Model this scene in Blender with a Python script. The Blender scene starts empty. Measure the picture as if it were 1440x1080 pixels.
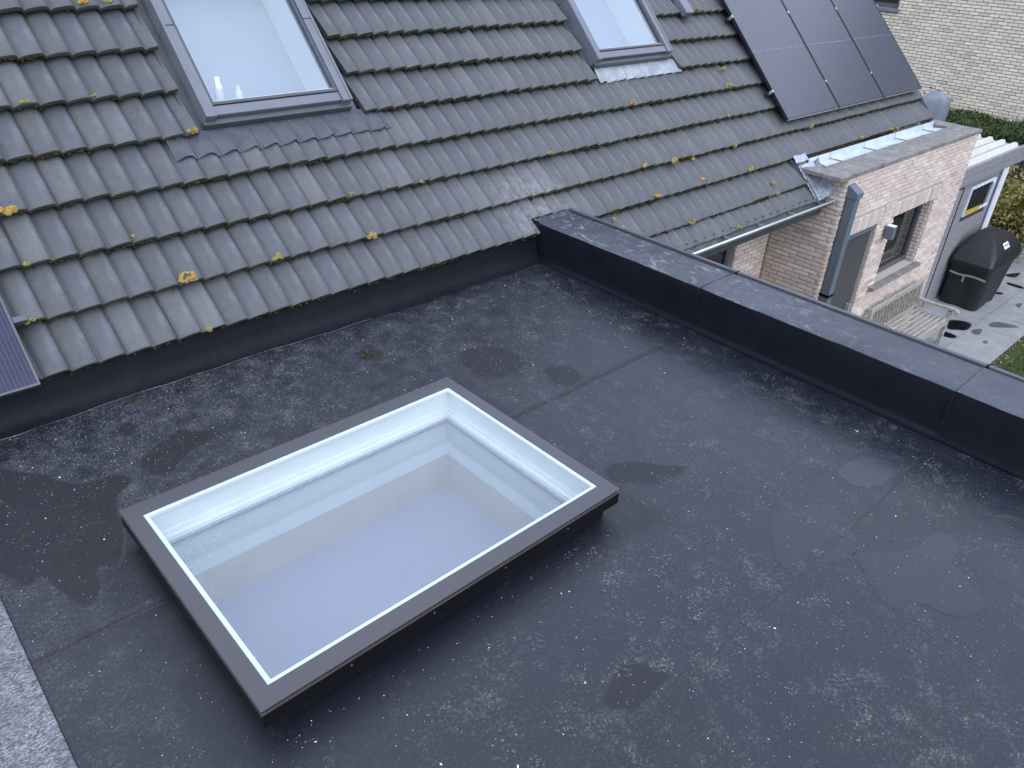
import bpy, math, random
from mathutils import Vector, Matrix
random.seed(11)
R = math.radians
SC = bpy.context.scene
COL = SC.collection

# ------------------------------------------------------------------ camera, sky, sun, exposure
CAM = Vector((-0.7417, -4.2781, 2.4931))
RT = Vector((0.736732, -0.674808, 0.043123)); UP = Vector((0.326402, 0.410758, 0.851316)); FW = Vector((0.592188, 0.613117, -0.522877))
cd = bpy.data.cameras.new('camera'); cam = bpy.data.objects.new('camera', cd); COL.objects.link(cam)
cd.sensor_fit = 'HORIZONTAL'; cd.sensor_width = 36.0; cd.lens = 36.0 * 1077.84 / 1440.0
cd.clip_start = 0.05; cd.clip_end = 2000
m = Matrix((RT, UP, -FW)).transposed().to_4x4(); m.translation = CAM
cam.matrix_world = m
SC.camera = cam
SC.render.resolution_x = 1024; SC.render.resolution_y = 768

SUN_EL, SUN_AZ = R(48), R(196)           # azimuth clockwise from +Y (towards +X)
w = bpy.data.worlds.new('World'); SC.world = w; w.use_nodes = True
wn = w.node_tree.nodes; wl = w.node_tree.links
bg = wn['Background']
sky = wn.new('ShaderNodeTexSky'); sky.sky_type = 'NISHITA'; sky.sun_disc = False
sky.sun_elevation = SUN_EL; sky.sun_rotation = SUN_AZ; sky.air_density = 1.0; sky.dust_density = 1.0; sky.ozone_density = 1.0
hs = wn.new('ShaderNodeHueSaturation'); hs.inputs['Saturation'].default_value = 0.62
wl.new(sky.outputs[0], hs.inputs['Color'])
# closed cloud cover: an even, slightly mottled veil over the clear sky
tc = wn.new('ShaderNodeTexCoord'); cn = wn.new('ShaderNodeTexNoise'); cn.inputs['Scale'].default_value = 2.2; cn.inputs['Detail'].default_value = 5
wl.new(tc.outputs['Generated'], cn.inputs['Vector'])
cr = wn.new('ShaderNodeValToRGB'); cr.color_ramp.elements[0].position = .3; cr.color_ramp.elements[1].position = .7
cr.color_ramp.elements[0].color = (3.3, 3.9, 5.3, 1); cr.color_ramp.elements[1].color = (4.6, 5.0, 5.8, 1); wl.new(cn.outputs['Fac'], cr.inputs[0])
cm = wn.new('ShaderNodeMix'); cm.data_type = 'RGBA'; cm.inputs[0].default_value = .85
wl.new(hs.outputs[0], cm.inputs[6]); wl.new(cr.outputs[0], cm.inputs[7]); wl.new(cm.outputs[2], bg.inputs['Color'])
bg.inputs['Strength'].default_value = 0.15
sd = bpy.data.lights.new('sun', 'SUN'); sd.energy = 0.6; sd.angle = R(60); sd.color = (1.0, 0.97, 0.95)
so = bpy.data.objects.new('sun', sd); COL.objects.link(so)
sdir = Vector((math.cos(SUN_EL) * math.sin(SUN_AZ), math.cos(SUN_EL) * math.cos(SUN_AZ), math.sin(SUN_EL)))
so.rotation_euler = (-sdir).to_track_quat('-Z', 'Y').to_euler(); so.location = (2, -8, 14)
vs = SC.view_settings
vs.view_transform = 'Standard'; vs.look = 'None'; vs.gamma = 1.0; vs.use_curve_mapping = False; vs.exposure = 1.4

# ------------------------------------------------------------------ numbers of the place (metres)
TH = 0.787; CT, ST = math.cos(TH), math.sin(TH); G = 0.3276; ZE = 0.2282; W = 0.15   # roof pitch, course, eave height, strip
XI, XO, ZP = 3.627, 4.095, 0.314          # parapet inner / outer face, top
ZG = -2.9                                 # garden level
def rp(x, s, n): return Vector((x, s * CT - n * ST, ZE + s * ST + n * CT))
def view(P):
    d = Vector(P) - CAM; z = d.dot(FW)
    if z < .1: return None
    return 720 + 1077.84 * d.dot(RT) / z, 540 - 1077.84 * d.dot(UP) / z, z
def seen(P, mg=25):
    v = view(P); return v is not None and -mg < v[0] < 1440 + mg and -mg < v[1] < 1080 + mg

# ------------------------------------------------------------------ materials
class NT:
    def __init__(s, name):
        s.m = bpy.data.materials.new(name); s.m.use_nodes = True; s.t = s.m.node_tree; s.n = s.t.nodes; s.l = s.t.links
        s.b = s.n['Principled BSDF']; s.out = s.n['Material Output']; s.co = None
    def new(s, ty, **k):
        n = s.n.new(ty)
        for a, v in k.items(): setattr(n, a, v)
        return n
    def put(s, sock, v):
        if isinstance(v, bpy.types.NodeSocket): s.l.new(v, sock)
        elif isinstance(v, tuple) and len(v) == 3 and sock.type == 'RGBA': sock.default_value = (*v, 1)
        else: sock.default_value = v
    def pos(s, scale=None):
        if s.co is None: s.co = s.new('ShaderNodeNewGeometry').outputs['Position']
        if scale is None: return s.co
        mp = s.new('ShaderNodeMapping'); s.l.new(s.co, mp.inputs[0]); mp.inputs['Scale'].default_value = scale
        return mp.outputs[0]
    def noise(s, scale, detail=3, rough=.55, co=None, dist=0):
        n = s.new('ShaderNodeTexNoise'); s.put(n.inputs['Vector'], co or s.pos()); n.inputs['Scale'].default_value = scale
        n.inputs['Detail'].default_value = detail; n.inputs['Roughness'].default_value = rough; n.inputs['Distortion'].default_value = dist
        return n.outputs['Fac']
    def voro(s, scale, feat='F1', out='Distance', co=None):
        n = s.new('ShaderNodeTexVoronoi', feature=feat); s.put(n.inputs['Vector'], co or s.pos()); n.inputs['Scale'].default_value = scale
        return n.outputs[out]
    def ramp(s, f, a, b, lo=0., hi=1.):
        n = s.new('ShaderNodeMapRange'); s.put(n.inputs[0], f); n.inputs[1].default_value = a; n.inputs[2].default_value = b
        n.inputs[3].default_value = lo; n.inputs[4].default_value = hi; return n.outputs[0]
    def math(s, op, a, b=0.):
        n = s.new('ShaderNodeMath', operation=op); s.put(n.inputs[0], a); s.put(n.inputs[1], b); return n.outputs[0]
    def mix(s, f, a, b, mode='MIX'):
        n = s.new('ShaderNodeMix', data_type='RGBA', blend_type=mode); s.put(n.inputs[0], f); s.put(n.inputs[6], a); s.put(n.inputs[7], b); return n.outputs[2]
    def rnd(s):
        a = s.new('ShaderNodeNewGeometry').outputs['Random Per Island']; b = s.new('ShaderNodeObjectInfo').outputs['Random']
        return s.math('FRACT', s.math('ADD', a, b))
    def bump(s, h, dist=.002, st=.5):
        n = s.new('ShaderNodeBump'); s.put(n.inputs['Height'], h); n.inputs['Distance'].default_value = dist; n.inputs['Strength'].default_value = st
        s.l.new(n.outputs[0], s.b.inputs['Normal'])
    def fin(s, col=None, rough=.6, spec=.5, metal=0.):
        if col is not None: s.put(s.b.inputs['Base Color'], col)
        s.put(s.b.inputs['Roughness'], rough); s.put(s.b.inputs['Specular IOR Level'], spec); s.put(s.b.inputs['Metallic'], metal)
        return s.m
def plain(name, col, rough=.5, metal=0., var=.12, spec=.5, scale=9.):
    t = NT(name); f = t.noise(scale, 4)
    c = t.mix(t.ramp(f, .3, .7), tuple(v * (1 - var) for v in col), tuple(min(1, v * (1 + var)) for v in col))
    t.bump(t.noise(scale * 25, 2), .0006, .3)
    return t.fin(c, t.ramp(t.noise(scale * 3, 2), .3, .7, max(.02, rough - .06), min(1, rough + .06)), spec, metal)

def mat_epdm(name, dust=1.0, base=(.0066, .0088, .0172), rough=.36, spec=.5, wet=None, smear=0.):
    """black rubber membrane with dust; wet = (colour, roughness, dust left) where the vertex value 'grime' reaches 1"""
    t = NT(name)
    big = t.noise(.9, 4, .6); mid = t.noise(4.5, 5, .65)
    c = t.mix(t.ramp(big, .3, .7), tuple(v * .8 for v in base), tuple(v * 1.15 for v in base))
    fine = t.noise(70, 5, .75, dist=.6); grain = t.noise(260, 3, .7)
    crk = t.voro(52, 'DISTANCE_TO_EDGE', co=t.pos((1, 1.5, 1)))
    patch = t.ramp(t.noise(2.6, 6, .7, dist=.8), .45, .68)
    d1 = t.math('MULTIPLY', t.ramp(fine, .53, .66), t.ramp(grain, .40, .58))
    d2 = t.math('MULTIPLY', t.math('MULTIPLY', t.ramp(crk, .02, .20), t.ramp(t.noise(9, 3, .6), .52, .60)), t.math('MULTIPLY', patch, t.ramp(fine, .40, .58)))
    # older, greyer dust has washed towards the eave side of the roof
    sep = t.new('ShaderNodeSeparateXYZ'); t.l.new(t.pos(), sep.inputs[0])
    old = t.math('ADD', t.ramp(t.math('SUBTRACT', sep.outputs[1], t.math('MULTIPLY', sep.outputs[0], .55)), -2.8, -.4, 0., 1.), t.ramp(mid, .3, .7, -.3, .2))
    old = t.ramp(old, .1, .9)
    d3 = t.math('MULTIPLY', old, t.math('MULTIPLY', t.math('ADD', t.ramp(t.noise(95, 5, .8, dist=.6), .545, .66), t.math('MULTIPLY', t.ramp(crk, .05, .25), .20)), t.ramp(t.noise(6.5, 6, .72), .40, .62, .05, 1.)))
    dd = t.math('ADD', t.math('MULTIPLY', d1, t.ramp(patch, 0, 1, .12, .45)), t.math('ADD', t.math('MULTIPLY', d2, .36), t.math('MULTIPLY', d3, .85)))
    dd = t.math('MINIMUM', t.math('MULTIPLY', dd, dust), 1.)
    w_ = None
    if wet:
        at = t.new('ShaderNodeAttribute', attribute_name='grime').outputs['Fac']
        w_ = t.ramp(t.math('ADD', at, t.math('MULTIPLY', t.math('SUBTRACT', t.noise(26, 4, .7), .5), t.math('MULTIPLY', t.math('MULTIPLY', at, t.math('SUBTRACT', 1., at)), 5.))), .15, .75)
        dd = t.math('MULTIPLY', dd, t.ramp(w_, 0, 1, 1., wet[2]))
        c = t.mix(w_, c, wet[0])
    film = t.mix(t.math('MULTIPLY', t.ramp(mid, .35, .75), .06 * dust), c, (.07, .072, .085))
    if wet: film = t.mix(w_, film, c)
    c = t.mix(t.math('MULTIPLY', dd, .80), film, (.36, .355, .355))
    if wet: old = t.math('MULTIPLY', old, t.ramp(w_, 0, 1, 1., .15))
    c = t.mix(t.math('MULTIPLY', old, t.ramp(t.noise(6, 4), .55, .75, 0, .22 * dust)), c, (.060, .055, .047))
    if smear:   # dried splashes and scuffs, thickest at the tile end
        sm = t.math('MULTIPLY', t.ramp(t.noise(8, 7, .72, co=t.pos((1.6, 1, 1)), dist=1.2), .53, .66), t.ramp(t.math('ADD', sep.outputs[1], t.ramp(t.noise(1.7, 2), .3, .7, -1.2, 1.2)), -3.5, -.3, .10, 1.))
        c = t.mix(t.math('MULTIPLY', sm, smear), c, (.34, .34, .35))
    t.bump(t.math('ADD', t.noise(5, 4), t.math('MULTIPLY', grain, .06)), .010, .35)
    ro = t.math('ADD', t.ramp(mid, .3, .7, rough - .08, rough + .08), t.math('MULTIPLY', dd, .25))
    if wet:
        mr = t.new('ShaderNodeMix', data_type='FLOAT'); t.put(mr.inputs[0], w_); t.put(mr.inputs[2], ro); mr.inputs[3].default_value = wet[1]; ro = mr.outputs[0]
    return t.fin(c, ro, spec)
def mat_tile(name, a, b, grainy):
    t = NT(name)
    sp = t.new('ShaderNodeSeparateXYZ'); t.l.new(t.pos(), sp.inputs[0])
    r = t.rnd()
    c = t.mix(t.ramp(t.noise(14, 4, .6), .3, .7), a, b)
    c = t.mix(t.ramp(r, 0, .7, .55, 0), c, (.050, .053, .060))
    c = t.mix(t.ramp(r, .7, 1, 0, .35), c, (.145, .148, .155))
    # the right-hand stretch of the roof has weathered browner
    br = t.math('MULTIPLY', t.ramp(sp.outputs[0], 1.8, 6.5), t.ramp(t.noise(5, 5, .65), .3, .7, .25, 1.))
    c = t.mix(t.math('MULTIPLY', br, .6), c, (.080, .080, .080) if grainy else (.064, .067, .074))
    spk = t.noise(150 if grainy else 260, 3, .7)
    c = t.mix(t.ramp(spk, .54, .70, 0, .34 if grainy else .10), c, (.24, .24, .25))
    c = t.mix(t.ramp(t.noise(115, 4, .75), .54, .70, 0, .62 if grainy else .2), c, (.035, .033, .03))
    c = t.mix(t.ramp(t.noise(3.3, 5, .7), .62, .78, 0, .25), c, (.078, .073, .060))
    # cement dust where the parapet was let into the tiles
    dv = t.new('ShaderNodeVectorMath', operation='DISTANCE'); t.l.new(t.pos(), dv.inputs[0]); dv.inputs[1].default_value = (3.72, .16, .42)
    c = t.mix(t.math('MULTIPLY', t.ramp(dv.outputs['Value'], .52, .15), t.ramp(t.noise(16, 6, .75), .36, .66, .0, .62)), c, (.27, .27, .285))
    # grime and algae at the thick front edge and in the groove, stored per vertex; negative values paint the crest highlight and edge wear
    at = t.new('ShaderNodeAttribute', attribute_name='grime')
    worn_crest_hi = t.math('MULTIPLY', t.math('MAXIMUM', t.math('MULTIPLY', at.outputs['Fac'], -1.), 0.), t.ramp(t.noise(30, 4, .7), .3, .65, .25, 1.))
    c = t.mix(worn_crest_hi, c, (.16, .17, .19))
    gm = t.math('MULTIPLY', t.math('MAXIMUM', at.outputs['Fac'], 0.), t.ramp(t.noise(38, 4, .7), .36, .58, .45, 1.))
    gc = t.mix(t.ramp(t.noise(20, 3), .45, .62), (.058, .054, .047), (.052, .056, .028))
    c = t.mix(gm, c, gc)
    t.bump(t.math('ADD', t.noise(300, 3, .7), t.noise(60, 3)), .0025, .8 if grainy else .35)
    return t.fin(c, t.math('ADD', t.ramp(r, 0, 1, .0, .1), .62 if grainy else .44), .5)
def mat_brick(name, cols, mortar=False):
    t = NT(name)
    if mortar:
        c = t.mix(t.noise(40, 4), (.34, .31, .285), (.46, .43, .40)); t.bump(t.noise(200, 3), .002, .6); return t.fin(c, .9, .2)
    r = t.rnd(); rp_ = t.new('ShaderNodeValToRGB'); t.l.new(r, rp_.inputs[0]); rp_.color_ramp.interpolation = 'CONSTANT'
    e = rp_.color_ramp.elements
    while len(e) < len(cols): e.new(.5)
    for i, (p, cc) in enumerate(cols): e[i].position = p; e[i].color = (*cc, 1)
    c = t.mix(t.ramp(t.noise(22, 5, .7), .3, .75, 0, .55), rp_.outputs[0], (.60, .535, .465))
    c = t.mix(t.ramp(t.noise(55, 4, .7), .58, .75, 0, .5), c, (.12, .075, .06))
    t.bump(t.noise(90, 4, .7), .004, .7)
    return t.fin(c, .85, .25)
def mat_glass(name, tint=(.93, .97, .98), k=1.6, rough=.0, streak=False):
    t = NT(name); t.n.remove(t.b)
    tr = t.new('ShaderNodeBsdfTransparent'); tr.inputs[0].default_value = (*tint, 1)
    gl = t.new('ShaderNodeBsdfGlossy'); gl.inputs['Roughness'].default_value = rough
    lw = t.new('ShaderNodeLayerWeight'); fc = lw.outputs['Facing']     # Schlick, the same from both sides of the pane
    f = t.math('MINIMUM', t.math('MULTIPLY', t.math('ADD', t.math('MULTIPLY', t.math('POWER', fc, 5.), .96), .04), k), 1.)
    mx = t.new('ShaderNodeMixShader'); t.put(mx.inputs[0], f); t.l.new(tr.outputs[0], mx.inputs[1]); t.l.new(gl.outputs[0], mx.inputs[2])
    sh = mx.outputs[0]
    if streak:   # dried condensation on the pane
        df = t.new('ShaderNodeBsdfDiffuse'); df.inputs[0].default_value = (.7, .73, .76, 1)
        m2 = t.new('ShaderNodeMixShader'); t.put(m2.inputs[0], t.math('MULTIPLY', t.ramp(t.noise(160, 3, .7), .60, .72), t.ramp(t.noise(5, 3), .5, .66, .02, .5)))
        t.l.new(sh, m2.inputs[1]); t.l.new(df.outputs[0], m2.inputs[2]); sh = m2.outputs[0]
    t.l.new(sh, t.out.inputs[0]); return t.m
def mat_leaf(name, c1, c2, c3):
    t = NT(name); r = t.rnd(); rr = t.new('ShaderNodeValToRGB'); t.l.new(r, rr.inputs[0]); e = rr.color_ramp.elements
    e[0].color = (*c1, 1); e[1].color = (*c3, 1); q = e.new(.5); q.color = (*c2, 1)
    t.b.inputs['Subsurface Weight'].default_value = 0
    return t.fin(rr.outputs[0], .55, .35)

M = {}
M['membrane'] = mat_epdm('roof_membrane')
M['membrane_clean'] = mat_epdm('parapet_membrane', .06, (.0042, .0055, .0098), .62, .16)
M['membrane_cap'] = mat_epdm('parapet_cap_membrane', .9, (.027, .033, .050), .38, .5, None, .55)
M['dustfree_contact_shade'] = mat_epdm('dustfree_shaded_membrane', wet=((.0045, .006, .012), .44, .25))  # less dusty membrane, darkened to paint contact shade round the curb
M['wet'] = mat_epdm('wet_membrane', wet=((.0030, .0042, .0080), .50, .10))
M['water'] = mat_epdm('standing_water', wet=((.0105, .0135, .0265), .22, .04))
M['damp'] = plain('damp_stone', (.085, .09, .10), .4, 0, .2)
t = NT('patio_water'); M['water2'] = t.fin((.006, .007, .008), .12, .5)
t = NT('mineral_felt')
fl = t.noise(60, 4, .7, co=t.pos((1.0, 2.2, 1)), dist=1.2)
M['felt'] = t.fin(t.mix(t.math('MULTIPLY', t.ramp(fl, .42, .64), t.ramp(t.noise(6, 4), .3, .55, .35, 1)), (.045, .048, .058), (.30, .31, .34)), .5, .5); t.bump(fl, .004, .6)
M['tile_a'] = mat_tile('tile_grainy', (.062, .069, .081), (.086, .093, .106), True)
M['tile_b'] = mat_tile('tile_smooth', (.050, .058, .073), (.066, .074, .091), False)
M['under'] = plain('roof_underlay', (.02, .02, .02), .9)
M['anthracite'] = plain('anthracite_metal', (.060, .066, .080), .35, 0., .08)
M['frame_grey'] = plain('window_frame_grey', (.125, .137, .165), .38, .0, .07)
M['enamel'] = NT('dark_enamel_glass').fin((.034, .032, .042), .22, .75)
M['black_metal'] = plain('black_frame', (.003, .003, .004), .35, 0, .1, .25)
M['bronze'] = plain('bronze_edge', (.085, .072, .068), .4)
M['white'] = plain('white_pvc', (.80, .82, .82), .35, 0, .03)
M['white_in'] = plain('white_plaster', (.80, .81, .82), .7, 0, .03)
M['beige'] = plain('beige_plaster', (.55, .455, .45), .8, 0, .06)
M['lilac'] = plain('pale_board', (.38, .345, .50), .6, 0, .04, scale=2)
M['spacer'] = plain('grey_spacer', (.30, .33, .38), .4, 0, .2, scale=60)
M['glass_top'] = mat_glass('rooflight_glass', (.91, .945, .955), 1.7)
M['glass_low'] = mat_glass('inner_glass', (.92, .95, .96), 1.4)
M['drop'] = NT('water_drop').fin((.45, .50, .58), .08, .6)
M['glass_win'] = mat_glass('roof_window_glass', (.88, .92, .95), 3.2)
M['glass_dark'] = NT('dark_window_glass').fin((.012, .014, .016), .03, .8)
M['apron_dark'] = plain('dark_lead_apron', (.085, .093, .115), .42, 0, .15, scale=14)
t = NT('pale_lead_apron'); M['apron_pale'] = t.fin(t.mix(t.ramp(t.noise(9, 4, .6), .4, .62), (.26, .29, .34), (.36, .39, .44)), .45, .5, .1)
t = NT('lead'); M['lead'] = t.fin(t.mix(t.ramp(t.noise(18, 5, .75, dist=1), .4, .62), (.24, .27, .33), (.46, .50, .58)), .5, .4, .2); t.bump(t.noise(14, 3), .004, .5)
t = NT('zinc'); M['zinc'] = t.fin(t.mix(t.ramp(t.noise(7, 5, .7), .35, .65), (.50, .57, .63), (.66, .73, .78)), .42, .5, .35)
M['gutter_bead'] = plain('pale_zinc_bead', (.55, .60, .60), .35, .2, .1)
M['gutter'] = plain('weathered_zinc', (.13, .15, .15), .5, .1, .25)
M['pipe'] = plain('slate_blue_pipe', (.105, .13, .16), .4, .0, .08)
t = NT('bluestone'); M['stone'] = t.fin(t.mix(t.ramp(t.noise(9, 6, .75), .3, .7), (.10, .095, .095), (.27, .255, .25)), .7, .4); t.bump(t.noise(120, 3), .002, .4)
PINK = [(0, (.52, .43, .39)), (.2, (.58, .49, .445)), (.4, (.49, .395, .36)), (.58, (.63, .56, .52)), (.76, (.54, .43, .39)), (.97, (.36, .275, .25))]
SAND = [(0, (.56, .50, .41)), (.2, (.62, .555, .455)), (.4, (.51, .455, .37)), (.6, (.65, .59, .495)), (.8, (.58, .515, .42)), (.93, (.44, .39, .325))]
M['brick'] = mat_brick('pink_brick', PINK); M['mortar'] = mat_brick('mortar', None, True)
M['brick_n'] = mat_brick('sand_brick', SAND)
t = NT('dark_mortar'); M['mortar_n'] = t.fin(t.mix(t.noise(30, 4), (.17, .16, .14), (.26, .245, .22)), .9, .2)
t = NT('panel_cells'); ln = t.new('ShaderNodeTexCoord').outputs['Object']
M['pv'] = t.fin(t.mix(t.ramp(t.noise(40, 3, .7, co=t.pos((.3, 1, 1))), .4, .7), (.030, .034, .052), (.045, .050, .072)), .30, .9)
M['pv_line'] = plain('panel_busbar', (.10, .11, .17), .5, .0, .2, .3, 30)
M['pv_seam'] = plain('panel_seam', (.22, .24, .30), .5, 0, .3, scale=40)
M['pv_cell'] = plain('blue_cell', (.020, .024, .055), .35, 0, .12, .22)
M['pv_frame'] = plain('panel_frame_black', (.012, .012, .015), .4)
M['alu'] = plain('aluminium', (.55, .56, .58), .35, .6, .06)
M['door'] = plain('graphite_door', (.055, .055, .060), .45, 0, .06)
M['shed'] = NT('weathered_board'); t = M['shed']
M['shed'] = t.fin(t.mix(t.ramp(t.noise(5, 6, .75, co=t.pos((1, 1, 9))), .3, .7), (.165, .165, .185), (.265, .265, .29)), .65, .3); t.bump(t.noise(30, 3, co=t.pos((.5, .5, 8))), .002, .5)
M['shed_dark'] = plain('dark_shed_trim', (.045, .047, .055), .5)
M['post'] = plain('pale_post', (.62, .68, .76), .5, 0, .06)
M['corr'] = plain('pvc_crest', (.55, .55, .53), .45, 0, .10, scale=5)
M['corr_dirty'] = plain('pvc_dirty_valley', (.36, .365, .33), .6, 0, .3, scale=14)
M['slab'] = plain('grey_slab', (.25, .26, .275), .55, 0, .14, scale=5)
M['joint'] = plain('joint_sand', (.05, .05, .052), .9)
M['soil'] = plain('brown_soil', (.05, .035, .022), .95, 0, .3)
M['turf'] = plain('turf_base', (.035, .05, .018), .95, 0, .3, scale=4)
M['grass'] = mat_leaf('grass_blade', (.05, .09, .02), (.09, .14, .03), (.13, .15, .05))
M['fallen'] = mat_leaf('fallen_leaf', (.25, .16, .08), (.35, .26, .16), (.18, .09, .04))
M['hedge'] = mat_leaf('hedge_leaf', (.018, .035, .010), (.040, .065, .018), (.075, .10, .030))
M['shrub'] = mat_leaf('autumn_leaf', (.22, .20, .05), (.13, .15, .04), (.32, .19, .09))
M['bark'] = plain('bark', (.06, .045, .03), .9)
t = NT('silvered_teak'); M['teak'] = t.fin(t.mix(t.ramp(t.noise(22, 6, .75), .3, .72), (.17, .155, .135), (.46, .44, .41)), .75, .3); t.bump(t.noise(60, 4), .002, .5)
M['cover'] = plain('black_cover_fabric', (.008, .009, .012), .55, 0, .15)
M['strap'] = plain('grey_strap', (.22, .22, .215), .7)
M['tarp'] = plain('blue_grey_cover', (.17, .20, .245), .55, 0, .1)
M['can'] = plain('galvanised_can', (.34, .38, .40), .42, .3, .15)
M['fence'] = plain('dark_fence_slat', (.030, .032, .038), .6, 0, .2)
M['yellow'] = plain('yellow_sheet', (.48, .35, .05), .5)
M['paper'] = plain('white_paper', (.8, .8, .78), .6)
M['ink'] = plain('dark_ink', (.02, .02, .02), .6)
t = NT('lichen'); M['lichen'] = t.fin(t.mix(t.ramp(t.noise(60, 4, .7), .35, .65), (.15, .11, .03), (.34, .30, .13)), .95, .1); t.bump(t.noise(180, 3), .006, 1)
t = NT('orange_lichen'); M['lichen_o'] = t.fin(t.mix(t.ramp(t.noise(70, 4, .7), .4, .6), (.36, .18, .04), (.34, .27, .10)), .95, .1); t.bump(t.noise(160, 3), .006, 1)
t = NT('moss'); M['moss'] = t.fin(t.mix(t.ramp(t.noise(50, 4, .7), .4, .62), (.012, .014, .006), (.055, .058, .016)), .95, .1)
t = NT('grit'); M['grit'] = t.fin(t.mix(t.ramp(t.rnd(), 0, 1), (.30, .30, .31), (.78, .78, .78)), .8, .2)
t = NT('dust_print'); t.n.remove(t.b); dfs = t.new('ShaderNodeBsdfDiffuse'); dfs.inputs[0].default_value = (.22, .22, .225, 1)
tp = t.new('ShaderNodeBsdfTransparent'); mx = t.new('ShaderNodeMixShader'); t.put(mx.inputs[0], t.math('MULTIPLY', t.ramp(t.noise(140, 4, .75), .40, .62, 0, .75), t.ramp(t.rnd(), 0, 1, .3, 1.)))
t.l.new(tp.outputs[0], mx.inputs[1]); t.l.new(dfs.outputs[0], mx.inputs[2]); t.l.new(mx.outputs[0], t.out.inputs[0]); M['dust'] = t.m

# ------------------------------------------------------------------ building helpers
def link(o, parent=None):
    COL.objects.link(o)
    if parent: o.parent = parent
    return o
def origin(o):
    v = Vector((0, 0, 0))
    while o: v += o.location; o = o.parent
    return v
class MB:
    def __init__(s): s.v = []; s.f = []; s.mi = []; s.att = []
    def add(s, vs, fs, mi=0, att=None):
        b = len(s.v); s.v += [Vector(p) for p in vs]; s.f += [tuple(i + b for i in f) for f in fs]; s.mi += [mi] * len(fs)
        s.att += att if att else [0.] * len(vs); return s
    def hexa(s, p, mi=0): return s.add(p, [(0, 3, 2, 1), (4, 5, 6, 7), (0, 1, 5, 4), (1, 2, 6, 5), (2, 3, 7, 6), (3, 0, 4, 7)], mi)
    def box(s, x0, x1, y0, y1, z0, z1, mi=0, fn=None):
        p = [Vector(q) for q in ((x0, y0, z0), (x1, y0, z0), (x1, y1, z0), (x0, y1, z0), (x0, y0, z1), (x1, y0, z1), (x1, y1, z1), (x0, y1, z1))]
        if fn: p = [fn(*q) for q in p]
        return s.hexa(p, mi)
    def rbox(s, x0, x1, s0, s1, n0, n1, mi=0): return s.box(x0, x1, s0, s1, n0, n1, mi, rp)
    def bar(s, a, b, wx, wz, up=(0, 0, 1), mi=0):
        a, b = Vector(a), Vector(b); d = (b - a).normalized(); r = d.cross(Vector(up))
        if r.length < 1e-4: r = Vector((1, 0, 0))
        r.normalize(); u = r.cross(d); r *= wx / 2; u *= wz / 2
        return s.hexa([a - r - u, a + r - u, b + r - u, b - r - u, a - r + u, a + r + u, b + r + u, b - r + u], mi)
    def tube(s, pts, rad, n=10, mi=0, cap=True):
        pts = [Vector(p) for p in pts]; rad = rad if isinstance(rad, (list, tuple)) else [rad] * len(pts); vs = []; fs = []
        for i, p in enumerate(pts):
            d = (pts[min(i + 1, len(pts) - 1)] - pts[max(i - 1, 0)]).normalized(); a = Vector((0, 0, 1)) if abs(d.z) < .9 else Vector((1, 0, 0))
            r = d.cross(a).normalized(); u = r.cross(d)
            vs += [p + (r * math.cos(2 * math.pi * k / n) + u * math.sin(2 * math.pi * k / n)) * rad[i] for k in range(n)]
        for i in range(len(pts) - 1):
            for k in range(n): fs.append((i * n + k, i * n + (k + 1) % n, (i + 1) * n + (k + 1) % n, (i + 1) * n + k))
        if cap: fs += [tuple(range(n))[::-1], tuple(range((len(pts) - 1) * n, len(pts) * n))]
        return s.add(vs, fs, mi)
    def grid(s, fn, nu, nv, mi=0):
        vs = [fn(i / nu, j / nv) for j in range(nv + 1) for i in range(nu + 1)]
        return s.add(vs, [(j * (nu + 1) + i, j * (nu + 1) + i + 1, (j + 1) * (nu + 1) + i + 1, (j + 1) * (nu + 1) + i) for j in range(nv) for i in range(nu)], mi)
    def mesh(s, name, mats, org=(0, 0, 0), smooth=False):
        me = bpy.data.meshes.new(name); o = Vector(org); me.from_pydata([p - o for p in s.v], [], s.f)
        mats = mats if isinstance(mats, (list, tuple)) else [mats]
        for a in mats: me.materials.append(M[a] if isinstance(a, str) else a)
        me.polygons.foreach_set('material_index', s.mi)
        if any(s.att): at = me.attributes.new('grime', 'FLOAT', 'POINT'); at.data.foreach_set('value', s.att)
        if smooth: me.polygons.foreach_set('use_smooth', [True] * len(me.polygons))
        me.update(); return me
    def build(s, name, mats, parent=None, smooth=False, bevel=0., kind=None):
        org = origin(parent) if parent else Vector((0, 0, 0)); loc = Vector((0, 0, 0))
        if parent is None:
            n = len(s.v); loc = Vector((sum(p.x for p in s.v) / n, sum(p.y for p in s.v) / n, min(p.z for p in s.v))); org = loc
        o = link(bpy.data.objects.new(name, s.mesh(name, mats, org, smooth)), parent); o.location = loc if parent is None else (0, 0, 0)
        if bevel:
            b = o.modifiers.new('bevel', 'BEVEL'); b.width = bevel; b.segments = 2; b.limit_method = 'ANGLE'; b.angle_limit = R(40)
        if kind: o['kind'] = kind
        return o
def thing(name, loc, label, cat, group=None):
    o = link(bpy.data.objects.new(name, None)); o.location = loc; o.empty_display_size = .2; return tag(o, label, cat, group)
def tag(o, label, cat=None, group=None):
    o['label'] = label
    if cat: o['category'] = cat
    if group: o['group'] = group
    return o
def smooth_loop(pts, k=5):
    n = len(pts); out = []
    for i in range(n):
        a, b, c, d = (Vector((*pts[(i + j) % n], 0)) for j in (-1, 0, 1, 2))
        for q in range(k):
            t = q / k; out.append(.5 * ((2 * b) + (c - a) * t + (2 * a - 5 * b + 4 * c - d) * t * t + (3 * b - a - 3 * c + d) * t ** 3))
    return out
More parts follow.
